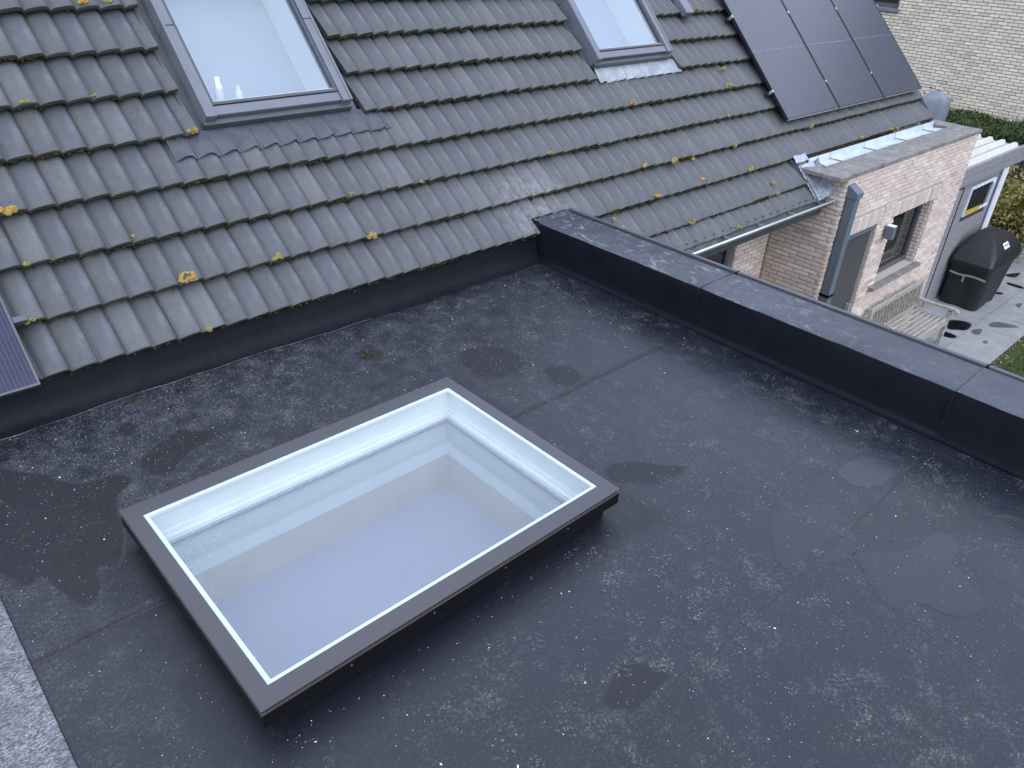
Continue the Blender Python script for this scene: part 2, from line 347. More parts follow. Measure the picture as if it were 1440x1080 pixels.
def flat_patch(pts, z, th=.0015):
    o = smooth_loop(pts); n = len(o); mb = MB()
    top = [Vector((p.x, p.y, z + th)) for p in o]; bot = [Vector((p.x, p.y, z)) for p in o]
    mb.add(top + bot, [tuple(range(n))] + [(i, i + n, (i + 1) % n + n, (i + 1) % n) for i in range(n)]); return mb
SOFT = {}
def soft(key):
    """a copy of a membrane material that thins out to nothing where the patch dries up at its rim"""
    if key not in SOFT:
        m_ = M[key].copy(); nt = m_.node_tree; out = nt.nodes['Material Output']; src = out.inputs[0].links[0].from_socket
        at = nt.nodes.new('ShaderNodeAttribute'); at.attribute_name = 'grime'; tr = nt.nodes.new('ShaderNodeBsdfTransparent'); mx_ = nt.nodes.new('ShaderNodeMixShader')
        nt.links.new(at.outputs['Fac'], mx_.inputs[0]); nt.links.new(tr.outputs[0], mx_.inputs[1]); nt.links.new(src, mx_.inputs[2]); nt.links.new(mx_.outputs[0], out.inputs[0]); SOFT[key] = m_
    return SOFT[key]
def soft_patch(pts, z, rim=.03, seed=0):
    rr = random.Random(seed + len(pts)); o = smooth_loop(pts, 7); n = len(o); c = sum(o, Vector()) / n; mb = MB()
    jit = [rr.gauss(0, 1) for _ in range(n)]; jit = [(jit[i - 1] + jit[i] + jit[(i + 1) % n]) / 3 for i in range(n)]
    vs = []; at = []; size = sum((p - c).length for p in o) / n
    for d, a in ((1 + rim * .5 / size, 0.), (1 - rim * .3 / size, .8), (1 - rim / size, 1.)):
        for i in range(n): p = c + (o[i] - c) * (d + .018 * jit[i]); vs.append((p.x, p.y, z)); at.append(a)
    fs = [(j * n + i, j * n + (i + 1) % n, (j + 1) * n + (i + 1) % n, (j + 1) * n + i) for j in range(2) for i in range(n)] + [tuple(2 * n + i for i in range(n))]
    return mb.add(vs, fs, 0, at)
def leaf_cloud(mb, n, pick, size, flat=.0):
    for _ in range(n):
        p, s = pick(), size * random.uniform(.6, 1.3)
        a = Vector((random.gauss(0, 1), random.gauss(0, 1), random.gauss(0, 1) + flat)).normalized(); b = a.orthogonal().normalized()
        b.rotate(Matrix.Rotation(random.uniform(0, 6.28), 3, a)); c = a.cross(b)
        mb.add([p - b * s, p - c * s * .45 + a * s * .1, p + b * s, p + c * s * .45 + a * s * .1], [(0, 1, 2, 3)])

# ------------------------------------------------------------------ ground
mb = MB(); mb.box(-300, 300, -300, 300, ZG - .5, ZG - .03)
mb.build('ground', 'turf', kind='structure')
patio = MB().box(3.9, 17.2, -1.97, .3, ZG - .028, ZG - .012).build('patio', 'joint', kind='structure')
slab_cache = {}
ys = [-1.965, -1.312, -.66, -.008]
for j in range(3):
    x = 4.0 + (j % 2) * .0
    while x < 17.1:
        if x > 7.5:
            o = link(bpy.data.objects.new('paving_slab', slab_cache.get(0) or MB().box(-.327, .327, -.3235, .3235, -.02, .016).mesh('paving_slab', 'slab')), patio)
            slab_cache[0] = o.data
            o.location = Vector((x + .33, ys[j] + .326, ZG - .016 + random.uniform(-.002, .002))) - origin(patio)
        x += .66
# lawn beside the patio
mb = MB(); mb.grid(lambda u, v: Vector((8 + 12 * u, -6 + 4.03 * v, ZG - .02 + .015 * math.sin(17 * u + 9 * v))), 24, 8)
lawn = mb.build('lawn', 'turf', kind='structure')
mb = MB()
for _ in range(16000):
    x = random.uniform(10.2, 14.6); y = -1.99 - abs(random.gauss(0, .6))
    if y > -2.13 and random.random() < .6: continue
    h = random.uniform(.03, .07); a = random.uniform(0, 6.28); d = Vector((math.cos(a), math.sin(a), 0)) * .005; l = Vector((random.gauss(0, .02), random.gauss(0, .02), h))
    p = Vector((x, y, ZG - .02)); mb.add([p - d, p + d, p + l], [(0, 1, 2)])
tag(mb.build('grass', 'grass', kind='stuff'), 'short green grass of the lawn beside the patio', 'grass')
mb = MB()
for _ in range(170):
    p = Vector((random.uniform(10.6, 13.6), -1.98 - abs(random.gauss(0, .12)), ZG + .01)); leaf_cloud(mb, 1, lambda: p, .022, 2.)
tag(mb.build('fallen_leaves', 'fallen', kind='stuff'), 'dry fallen leaves along the edge of the lawn', 'leaves')
PP = dict(a=[(12.31, -.97), (12.51, -1.09), (12.52, -1.26), (12.24, -1.3), (12.1, -1.19), (12.04, -1.08)], b=[(11.87, -1.08), (11.87, -1.27), (11.74, -1.27), (11.7, -1.14)], c=[(12.28, -1.36), (12.46, -1.44), (12.25, -1.49), (12.18, -1.43)], d=[(12.78, -1.46), (12.99, -1.53), (13.06, -1.78), (12.96, -1.76), (12.69, -1.52)], e=[(15.34, -.86), (15.64, -1.), (15.34, -1.02), (15.26, -.92)], f=[(14.95, -1.03), (14.95, -1.27), (14.84, -1.28), (14.84, -1.06)], g=[(14.29, -1.05), (14.34, -1.13), (14.26, -1.15), (14.19, -1.07)], h=[(14., -1.46), (14.13, -1.52), (13.9, -1.54)], i=[(12.0, -1.62), (12.1, -1.66), (11.98, -1.68)])
for k, pts in PP.items():
    soft_patch(pts, ZG + .0045, .025, 3).build('puddle', soft('water2' if k in 'abefg' else 'damp'), kind='structure')

# ------------------------------------------------------------------ brick walls
BC = {}
def brick_mesh(kind, L, H, D, mat):
    k = (kind, round(L, 3), round(H, 3), mat)
    if k not in BC:
        mb = MB(); j = lambda: random.uniform(-.0025, .0025)
        e = .004; p = [(-L / 2, 0, -H / 2), (L / 2, 0, -H / 2), (L / 2, 0, H / 2), (-L / 2, 0, H / 2)]
        f = [(x + (e if x < 0 else -e) + j(), -.012 + j() * .8, z + (e if z < 0 else -e) + j()) for x, _, z in p]
        b = [(x, D, z) for x, _, z in p]
        mb.add(f + p + b, [(0, 1, 2, 3)] + [(4 + i, 4 + (i + 1) % 4, (i + 1) % 4, i) for i in range(4)] + [(8 + i, 8 + (i + 1) % 4, 4 + (i + 1) % 4, 4 + i) for i in range(4)])
        BC[k] = [mb.mesh('brick', mat)]
    return BC[k][0]
def bricks(wall, to_world, rotz, u0, u1, z0, z1, ch, bl, holes, mat, soldiers=(), limit=300, rng=1):
    """lay courses of single bricks on a wall face; to_world(u, z) is the face point, its outward normal is -Y turned by rotz"""
    rr = random.Random(rng); spec = []; n = int((z1 - z0) / ch); jt = .010
    for i in range(n):
        zc = z1 - ch * (i + .5); u = u0 - (bl / 2 if i % 2 else 0)
        while u < u1:
            segs = [(max(u, u0), min(u + bl, u1))]; u += bl
            for (a, b, c, d) in list(holes) + list(soldiers):
                if c < zc + ch * .45 and d > zc - ch * .45:
                    ns = []
                    for (p, q) in segs:
                        if q <= a or p >= b: ns.append((p, q))
                        else:
                            if p < a: ns.append((p, a))
                            if q > b: ns.append((b, q))
                    segs = ns
            for (p, q) in segs:
                if q - p > .035: spec.append(((p + q) / 2, zc, round((q - p - jt) * 40) / 40 if q - p < bl - .01 else bl - jt, ch - jt))
    for (a, b, c, d) in soldiers:
        k = int((b - a) / ch)
        for i in range(k): spec.append((a + (b - a) * (i + .5) / k, (c + d) / 2, (b - a) / k - jt, d - c - jt))
    spec = [(*s, to_world(s[0], s[1])) for s in spec]
    spec.sort(key=lambda s: (0 if seen(s[4]) else 1, (s[4] - CAM).length))
    rest = MB(); org = origin(wall); rm = Matrix.Rotation(rotz, 3, 'Z')
    for i, (u, z, L, H, P) in enumerate(spec):
        off = rm @ Vector((0, -rr.uniform(0, .005), 0)); tilt = rr.uniform(-.006, .006)
        if i < limit and seen(P):
            o = link(bpy.data.objects.new('brick', brick_mesh('b%d' % rr.randrange(4), L, H, .02, mat)), wall); o.location = P + off - org; o.rotation_euler = (0, tilt, rotz)
        else:
            me = brick_mesh('b%d' % rr.randrange(4), L, H, .02, mat); b = len(rest.v)
            rest.v += [rm @ v.co + P + off for v in me.vertices]; rest.f += [tuple(k + b for k in p.vertices) for p in me.polygons]; rest.mi += [0] * len(me.polygons); rest.att += [0.] * len(me.vertices)
    if rest.v: rest.build('remaining_bricks', mat, wall, kind='stuff')

# ------------------------------------------------------------------ the house with its tiled roof
house = thing('house', (8.0, 3.0, ZG), 'house with steep grey tiled roof and pink brick bay below the flat roof', 'house')
GAB = 77.4 * W                                                           # x of the gable edge
SMAX = 14 * G
mb = MB(); mb.rbox(-3.2, XO, .02, SMAX, -.13, -.085); mb.rbox(XO, 7.75, -1.62 * G, SMAX, -.13, -.085); mb.rbox(7.75, GAB - .02, .02, SMAX, -.13, -.085)
# openings for the roof windows are cut by leaving the deck out there
W1 = (1.345, 2.470, 1.375, 2.715); W2 = (5.28, 6.46, 1.475, 2.815)
mb = MB()
def deck(x0, x1, s0):
    xs = sorted({x0, x1} | {v for q in (W1, W2) for v in (q[0] + .05, q[1] - .05) if x0 < v < x1})
    for a, b in zip(xs, xs[1:]):
        c = (a + b) / 2; q = [q for q in (W1, W2) if q[0] < c < q[1]]
        if q: mb.rbox(a, b, s0, q[0][2] + .05, -.13, -.085); mb.rbox(a, b, q[0][3] - .05, SMAX, -.13, -.085)
        else: mb.rbox(a, b, s0, SMAX, -.13, -.085)
deck(-3.2, XO, .03); deck(XO + .001, 7.75, -1.6 * G); deck(7.751, GAB - .03, .03)
roof = mb.build('tiled_roof', 'under', house)
PROF = [(0., -.003), (.03, -.002), (.08, .004), (.17, .0125), (.32, .0200), (.52, .0265), (.70, .0305), (.81, .0300), (.89, .0240), (.95, .0110), (.985, -.002)]
def hprof(u):
    u = u % 1.
    for (a, b), (c, d) in zip(PROF, PROF[1:] + [(1., -.003)]):
        if a <= u <= c: return b + (d - b) * (u - a) / (c - a)
    return 0.
TC = {}
LIFT = .071
def tile_mesh(u0, u1, v0):
    k = (round(u0, 2), round(u1, 2), round(v0, 2))
    if k in TC: return TC[k]
    us = sorted({u0, u1} | {i + a for i in (0, 1) for a, _ in PROF if u0 < i + a < u1} | ({1.} if u0 < 1 < u1 else set()))
    mb = MB(); n = len(us); vs = []; at = []
    rings = [(v0 + .006, -.047, 1.), (v0, -.022, .9), (v0 + .004, -.006, .62), (v0 + .017, 0., .08), (v0 + (G - v0) * .55, 0, 0.), (G + .05, 0, .3)]
    for (v, dn, gm) in rings:
        for u in us:
            base = -LIFT * (v / G) if v > v0 + .01 else -LIFT * v0 / G
            fu = u % 1.
            vs.append(((u - u0) * W, v, base + hprof(u) + dn)); at.append(max(gm, (.9 if (u < .035 or u > 1.98) else .6) if (fu < .035 or fu > .98) else 0.) or (-.5 if .68 < fu < .90 else 0.))  # negative on the crest: highlight put into the colour, with edge wear
    vs += [((us[0] - u0) * W, G + .05, -LIFT - .05), ((us[-1] - u0) * W, G + .05, -LIFT - .05)]; at += [1., 1.]
    fs = []; mi = []
    for j in range(len(rings) - 1):
        for i in range(n - 1):
            fs.append((j * n + i, j * n + i + 1, (j + 1) * n + i + 1, (j + 1) * n + i)); mi.append(0 if (us[i] + us[i + 1]) / 2 % 2 < 1 else 1)
    R_ = len(rings); q = R_ * n
    fs += [tuple([j * n for j in range(R_)] + [q])[::1], tuple([j * n + n - 1 for j in range(R_)] + [q + 1])[::-1]]; mi += [0, 1]
    mb.v = [Vector(p) for p in vs]; mb.f = fs; mb.mi = mi; mb.att = at
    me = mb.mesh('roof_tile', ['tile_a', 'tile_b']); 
    me.polygons.foreach_set('use_smooth', [True] * len(me.polygons))
    try: me.set_sharp_from_angle(angle=R(38))
    except Exception: pass
    TC[k] = me; return me
tiles = []
def course(c, s0, ivs, v0=0.):
    for (a, b) in ivs:
        k = math.floor(a / 2) * 2
        while k < b:
            p, q = max(a, k), min(b, k + 2)
            if q - p > .12: tiles.append((p, q, k, s0, v0))
            k += 2
for c in range(-2, 14):
    s0 = c * G if c > -2 else -1.70 * G
    if c < 0: iv = [(XO / W + .05, 51.35)]
    elif c == 0: iv = [(-20, XI / W - .02), (XO / W + .05, 77.4)]
    else: iv = [(-20, 77.4)]
    if 4 <= c <= 8:
        for (a, b) in ((8.55, 17.2), (34.75, 43.6)):
            iv = [z for (p, q) in iv for z in (((p, min(q, a)), (max(p, b), q)) if p < a and q > b else ((p, q),)) if z[1] > z[0]]
    course(c, s0, iv)
course(0, 0., [(XI / W - .02, XO / W + .05)], .43 * G)
tiles.sort(key=lambda t_: (0 if seen(rp((t_[0] + t_[1]) / 2 * W, t_[3] + .16, 0), 30) else 1, (rp((t_[0] + t_[1]) / 2 * W, t_[3] + .16, 0) - CAM).length))
rest = MB(); horg = origin(roof); rx = Matrix.Rotation(TH, 3, 'X')
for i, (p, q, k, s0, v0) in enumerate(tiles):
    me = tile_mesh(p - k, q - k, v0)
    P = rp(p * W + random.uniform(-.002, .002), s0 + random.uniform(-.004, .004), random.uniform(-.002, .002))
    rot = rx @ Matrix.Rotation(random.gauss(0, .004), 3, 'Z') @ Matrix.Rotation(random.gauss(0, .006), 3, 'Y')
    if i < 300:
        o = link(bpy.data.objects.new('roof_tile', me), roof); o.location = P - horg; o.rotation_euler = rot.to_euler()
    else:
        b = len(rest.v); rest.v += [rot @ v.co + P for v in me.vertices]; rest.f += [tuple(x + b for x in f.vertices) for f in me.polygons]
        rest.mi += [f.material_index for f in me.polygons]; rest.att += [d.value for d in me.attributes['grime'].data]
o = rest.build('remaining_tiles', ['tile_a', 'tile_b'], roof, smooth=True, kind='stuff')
try: o.data.set_sharp_from_angle(angle=R(38))
except Exception: pass
# verge trim at the gable and a ridge far above
MB().rbox(GAB, GAB + .03, -.02, SMAX, -.14, .0).build('verge_trim', 'gutter', house)
# vent tile beside the small roof window
mb = MB(); a = 46.9 * W; s = 5.86 * G
mb.hexa([rp(a, s, .0), rp(a + .15, s, .0), rp(a + .15, s + .45, -.02), rp(a, s + .45, -.02), rp(a + .005, s - .01, .085), rp(a + .145, s - .01, .085), rp(a + .14, s + .40, .06), rp(a + .01, s + .40, .06)])
mb.build('vent_tile', 'frame_grey', house, bevel=.012)

# walls of the house: recessed main wall, the brick bay with door and window
YM = .22; YB = -.58; XL, XR = 7.96, 11.90
mw = MB(); mw.box(-3, 7.02, YM + .02, YM + .25, ZG, .35); mw.box(7.23, XL + .02, YM + .013, YM + .25, ZG, .35); mw.box(7.021, 7.229, YM + .2, YM + .25, ZG, .35)
main_wall = mw.build('main_wall', 'mortar', house)
bricks(main_wall, lambda u, z: Vector((u, YM + .01, z)), 0, 7.23, XL - .01, ZG, .33, .055, .205, [], 'brick', rng=3)
MB().box(4.2, 7.0, YM - .005, YM + .018, ZG, -.52).build('dark_glazing', 'glass_dark', house)
MB().box(6.98, 7.06, YM - .03, YM + .0185, ZG, -.5).build('glazing_frame', 'anthracite', house)
bay = MB(); H1 = (8.28, 9.20, ZG, -.69); H2 = (9.68, 10.98, -1.66, -.70)
yb0, yb1 = YB + .012, YB + .26
for (x0, x1, z0, z1) in ((XL + .012, H1[0], ZG, .10), (H1[0], H1[1], H1[3], .10), (H1[1], H2[0], ZG, .10), (H2[0], H2[1], H2[3], .10), (H2[0], H2[1], ZG, H2[2]), (H2[1], XR - .012, ZG, .10)):
    bay.box(x0, x1, yb0, yb1, z0, z1)
bay.box(XL + .012, XL + .25, yb1, YM + .03, ZG, .10); bay.box(XR - .25, XR - .012, yb1, YM + .3, ZG, .10)
bay_wall = bay.build('bay_wall', 'mortar', house)
SOL = ((8.20, 9.28, -.69, -.49), (9.60, 11.06, -.70, -.50))
bricks(bay_wall, lambda u, z: Vector((u, YB + .012, z)), 0, XL, XR, ZG, .095, .055, .205, [H1, H2], 'brick', SOL, rng=5)
ret = MB().box(XL + .02, XL + .04, YB + .03, YM, ZG, .09).build('bay_return_wall', 'mortar', house)
bricks(ret, lambda u, z: Vector((XL + .012, -u, z)), -math.pi / 2, -YM + .012, -YB - .01, ZG, .095, .055, .205, [], 'brick', rng=7)
# reveals of the window
mb = MB(); mb.box(H2[1] - .001, H2[1] + .02, YB + .03, YB + .13, H2[2], H2[3])
rv = mb.build('window_reveal', 'mortar', house)
bricks(rv, lambda u, z: Vector((H2[1] - .002, -u, z)), -math.pi / 2, -YB - .135, -YB - .02, H2[2], H2[3], .055, .11, [], 'brick', rng=9)
win = MB(); yw = YB + .135
for q in ((H2[0], H2[0] + .07, H2[2], H2[3]), (H2[1] - .07, H2[1], H2[2], H2[3]), (H2[0] + .07, H2[1] - .07, H2[2], H2[2] + .08), (H2[0] + .07, H2[1] - .07, H2[3] - .07, H2[3])):
    win.box(q[0], q[1], yw, yw + .07, q[2], q[3])
wf = win.build('window', 'anthracite', house)
MB().box(H2[0] + .07, H2[1] - .07, yw + .03, yw + .04, H2[2] + .08, H2[3] - .07).build('pane', 'glass_dark', wf)
MB().box(H2[0] - .16, H2[1] + .10, YB - .075, yw + .001, H2[2] - .055, H2[2] - .004).build('sill', 'stone', wf, bevel=.004)
dr = MB().box(H1[0] + .004, H1[1] - .004, YB + .06, YB + .10, ZG, H1[3] - .075).build('door', 'door', house)
MB().box(H1[0] + .001, H1[1] - .001, YB + .025, YB + .101, H1[3] - .074, H1[3] - .002).build('door_head', 'pipe', dr)
MB().box(H1[1] - .12, H1[1] - .09, YB + .0, YB + .06, -1.95, -1.80).build('handle', 'alu', dr, bevel=.005)
# coping stones round the bay parapet
CZ0, CZ1 = .10, .15
def coping(x0, x1, y0, y1):
    MB().box(x0, x1, y0, y1, CZ0 + random.uniform(.0, .002), CZ1 + random.uniform(-.002, .002)).build('coping_stone', 'stone', house, bevel=.005)
xs = [7.72, 8.75, 9.80, 10.85, 11.93]
for a, b in zip(xs, xs[1:]): coping(a + .002, b - .002, -.60, -.235)
coping(7.722, 8.02, -.232, -.03); coping(11.63, 11.928, -.232, .17)
# zinc box gutter behind the coping
mb = MB()
xs = [8.03, 8.55, 9.45, 10.35, 11.25, 11.62]
for a, b in zip(xs, xs[1:]):
    MB().add([(a + .003, -.236, .118), (b - .003, -.236, .118), (b - .003, -.03, .10), (a + .003, -.03, .10), (a + .003, -.02, .19), (b - .003, -.02, .19)], [(0, 1, 2, 3), (3, 2, 5, 4)]).build('zinc_sheet', 'zinc', house)
    MB().box(b - .004, b + .004, -.232, -.03, .112, .1225).build('zinc_seam', 'pipe', house)
MB().box(11.3, 11.64, -.03, .16, -.05, .095).build('box_gutter_end', 'gutter', house)
# lead flashing where the lower roof meets the bay
def crumple(fn, nu, nv, amp, seed):
    rr = random.Random(seed); d = {}
    def g(u, v):
        k = (round(u, 3), round(v, 3))
        if k not in d: d[k] = Vector((rr.gauss(0, amp), rr.gauss(0, amp), rr.gauss(0, amp)))
        return fn(u, v) + d[k]
    return MB().grid(g, nu, nv)
crumple(lambda u, v: rp(51.25 * W + (XL - .012 - 51.25 * W) * u, (-1.70 + .80 * v) * G, .012 + .045 * u * u), 8, 10, .003, 1).build('lead_flashing', 'lead', house)
crumple(lambda u, v: rp(51.25 * W + (XL - .014 - 51.25 * W) * u, (-.93 + .62 * v) * G, .020 + .045 * u * u), 8, 8, .0035, 2).build('lead_flashing', 'lead', house)
crumple(lambda u, v: rp(XL - .012 - .004 * v, (-1.68 + 1.35 * u) * G, .05 + .11 * v * (1 - .35 * math.sin(u * 9) ** 2)), 16, 4, .003, 3).build('lead_flashing', 'lead', house)
crumple(lambda u, v: rp(51.0 * W + .26 * u, -.09 * v + .02, .038 + .006 * math.sin(u * 9)), 10, 5, .003, 4).build('lead_flashing', 'lead', house)
for k in range(2): MB().rbox(51.36 * W, 51.36 * W + .022, (-1.69 + .70 * k) * G, (-1.01 + .98 * k) * G, -.03, .022).build('verge_edge', 'frame_grey', house)
# half-round gutter, bead and brackets, fascia
gx0, gx1, gy, gz, gr = 4.25, 7.93, -.44, -.17, .062
mb = MB(); N = 12
def gpt(x, k, r): a = math.pi + math.pi * k / N; return Vector((x, gy + r * math.cos(a), gz + r * math.sin(a)))
vs = [gpt(x, k, gr) for x in (gx0, gx1) for k in range(N + 1)] + [gpt(x, k, gr - .003) for x in (gx0, gx1) for k in range(N + 1)]
n1 = N + 1
mb.add(vs, [(k, k + 1, n1 + k + 1, n1 + k) for k in range(N)] + [(2 * n1 + k, 3 * n1 + k, 3 * n1 + k + 1, 2 * n1 + k + 1) for k in range(N)] + [(n1 + k, n1 + k + 1, 3 * n1 + k + 1, 3 * n1 + k) for k in range(N)])
gut = mb.build('gutter', 'gutter', house, smooth=True)
MB().tube([(gx0, gy - gr, gz + .004), (gx1, gy - gr, gz + .004)], .012, 10).build('gutter_bead', 'gutter_bead', gut, smooth=True)
x = 4.6
while x < 7.9:
    MB().box(x, x + .03, gy - gr + .002, gy + gr + .03, gz - .006, gz + .0).build('gutter_bracket', 'gutter', gut)
    mb = MB(); vs = [gpt(x + d, k, gr + .004) for d in (.0, .03) for k in range(N + 1)]; mb.add(vs, [(k, k + 1, n1 + k + 1, n1 + k) for k in range(N)]); mb.build('gutter_bracket', 'gutter', gut)
    x += .62
MB().box(4.2, 7.94, gy + gr + .012, gy + gr + .035, -.36, -.125).build('fascia_board', 'shed_dark', house)
MB().box(4.2, 7.94, gy + gr + .036, YM + .012, -.36, -.345).build('soffit', 'shed_dark', house)
# square downpipe with hopper head
mb = MB(); mb.box(8.005, 8.125, -.705, -.595, ZG, -.12)
dp = mb.build('downpipe', 'pipe', house, bevel=.008)
mb = MB(); mb.hexa([Vector(p) for p in ((7.99, -.72, -.12), (8.14, -.72, -.12), (8.14, -.585, -.12), (7.99, -.585, -.12), (7.99, -.72, -.05), (8.14, -.72, -.05), (8.14, -.585, .03), (7.99, -.585, .03))])
mb.build('pipe_hood', 'pipe', dp, bevel=.006)
for z in (-1.35, -2.4): MB().box(7.995, 8.135, -.715, -.585, z, z + .03).build('pipe_clamp', 'black_metal', dp)
# wall lamp
lamp = thing('wall_lamp', (9.48, YB, -.93), 'grey box wall lamp between the door and the window', 'lamp')
MB().box(9.43, 9.53, YB - .13, YB - .02, -.93, -.76).build('lamp_body', 'pipe', lamp, bevel=.004)
MB().box(9.435, 9.525, YB - .125, YB - .025, -.7595, -.752).build('lamp_lens', 'white', lamp)
MB().box(9.45, 9.51, YB - .0195, YB - .001, -.90, -.79).build('back_plate', 'pipe', lamp)

# ------------------------------------------------------------------ flat roof extension
ext = thing('flat_roof_extension', (1.4, -3.0, ZG), 'flat roof extension covered in dusty black rubber membrane with raised parapet', 'building')
LX = -.71
# membrane sheets, each lapped a few millimetres over the next; opening for the rooflight
SX0, SX1, SY0, SY1 = -.198, 1.647, -2.5835, -1.2586      # top glass of the rooflight
OX0, OX1, OY0, OY1 = -.152, 1.604, -2.522, -1.326             # clear opening in the deck
def sheet(x0, x1, y0, y1, z):
    mb = MB(); xs = sorted({x0, x1} | {v for v in (OX0, OX1) if x0 < v < x1}); yy = sorted({y0, y1} | {v for v in (OY0, OY1) if y0 < v < y1})
    for a, b in zip(xs, xs[1:]):
        for c, d in zip(yy, yy[1:]):
            if OX0 - .01 < a and b < OX1 + .01 and OY0 - .01 < c and d < OY1 + .01: continue
            mb.box(a, b, c, d, z - .02, z)
    return mb
sheet(LX, XI - .001, -1.66, .03, .0).build('membrane_sheet', 'membrane', ext)
sheet(LX, XI - .001, -3.40, -1.6602, .0).build('membrane_sheet', 'membrane', ext)
sheet(LX, XI - .001, -6.2, -3.4002, .0).build('membrane_sheet', 'membrane', ext)
def wob(x): return .004 * math.sin(x * 5.1) + .003 * math.sin(x * 13)
for y, x0, x1 in ((-1.645, 1.72, XI), (-1.725, LX, -.22), (-3.385, LX, XI)):
    mb = MB(); mb.grid(lambda u, v: Vector((x0 + (x1 - x0) * u, y + wob(x0 + (x1 - x0) * u) + .05 * v, (.0035 if v < .5 else .0012) if 0 < v < 1 or v == 0 else .0008)), 60, 2)
    mb.build('lap_joint', 'membrane', ext)
    MB().grid(lambda u, v: Vector((x0 + (x1 - x0) * u, y + wob(x0 + (x1 - x0) * u) - .003 + .0035 * v, .0012 + .0022 * v)), 60, 1).build('joint_edge', 'pv_frame', ext)
# deck slab and outer walls
mb = MB()
for q in ((-3.2, OX0, -6.2, .2), (OX1, XO - .02, -6.2, .2), (OX0, OX1, -6.2, OY0), (OX0, OX1, OY1, .2)): mb.box(q[0], q[1], q[2], q[3], -.30, -.024)
mb.build('roof_deck', 'under', ext)
MB().box(XO - .30, XO - .02, -6.2, .2, ZG, -.301).build('outer_wall', 'mortar', ext)
MB().box(-3.2, XO - .301, -6.2, -5.95, ZG, -.301).build('outer_wall', 'mortar', ext)
# parapet with lapped membrane; three lengths
def parapet(y0, y1, e):
    def pf(u, v):
        y = y0 + (y1 - y0) * u; q = .006 * math.sin(y * 4) + .005 * math.sin(y * 11) + .003 * math.sin(y * 23)
        prof = [(-.045, .0030), (-.014, .006), (-.004, .016), (.0, .04), (.003, .16), (.002 + q * .4, ZP - .010), (.004 + q * .5, ZP - .003), (.012, ZP), (.20, ZP + .002 + q * .4), (.38, ZP + .002), (.455, ZP)]
        a, b = prof[round(v * (len(prof) - 1))]; return Vector((XI + a - (e if .005 < b < ZP - .02 else 0), y, b + (e if b > ZP - .02 or b < .01 else 0)))
    return MB().grid(pf, 50, 10)
lens = [(-1.625, .02, .0), (-3.365, -1.60, .0025), (-6.2, -3.34, .005)]
par = MB().box(XI + .03, XO - .03, -6.2, .14, -.02, ZP - .02).build('parapet_core', 'under', ext)
for (a, b, e) in lens:
    mb = parapet(a, b, e)
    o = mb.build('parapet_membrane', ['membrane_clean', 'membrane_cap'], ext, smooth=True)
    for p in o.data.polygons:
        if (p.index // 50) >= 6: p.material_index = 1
    try: o.data.set_sharp_from_angle(angle=R(50))
    except Exception: pass
# the parapet dies into the tiles: wedge of membrane on top
MB().add([(XI + .012, .015, ZP + .001), (XI + .45, .015, ZP + .001), (XI + .45, .10, ZP + .006), (XI + .012, .10, ZP + .006)], [(0, 1, 2, 3)]).build('parapet_end', 'membrane_cap', ext)
# aluminium edge trim
for (a, b, e) in lens:
    MB().box(XO - .035, XO - .001, a + .002, b + .075 if b > 0 else b - .001, ZP - .10, ZP + .016).build('edge_trim', 'anthracite', ext, bevel=.004)
    MB().box(XO - .055, XO - .037, a + .002, b + .05 if b > 0 else b - .001, ZP - .01, ZP + .006).build('trim_lip', 'pv_frame', ext)
# upstand under the eave
def ups(u, v):
    x = -3.2 + (XI + 3.19) * u; q = .012 * math.sin(x * 2.1) + .006 * math.sin(x * 7.3) + .003 * math.sin(x * 23)
    prof = [(-.085 + q, .004), (-.07 + q, .0065), (-.035, .014), (.0, .04), (.022, .10), (.035, .17), (.045, .215)]
    a, b = prof[round(v * 6)]; return Vector((x, a, b))
MB().grid(ups, 150, 6).build('eave_upstand', 'membrane_clean', ext, smooth=True)
def lip(u, v): p = ups((2.5 + 2.6 * u) / (XI + 3.19), 0); return Vector((p.x, p.y - .001 + (.007 + .003 * math.sin(u * 40)) * v, .0045 + .0035 * v))
MB().grid(lip, 120, 1).build('upstand_lip', 'membrane', ext)
# lap lines across the parapet
for y in (-1.60, -3.34):
    MB().box(XI + .010, XO - .06, y, y + .004, ZP + .0005, ZP + .0085).build('cap_lap', 'pv_frame', ext)
    MB().box(XI - .012, XI - .001, y, y + .004, .03, ZP - .01).build('cap_lap', 'pv_frame', ext)
# pale mineral felt on the side strip
MB().box(-3.2, LX - .002, -6.2, .02, -.02, .018).build('felt_strip', 'felt', ext, bevel=.006)

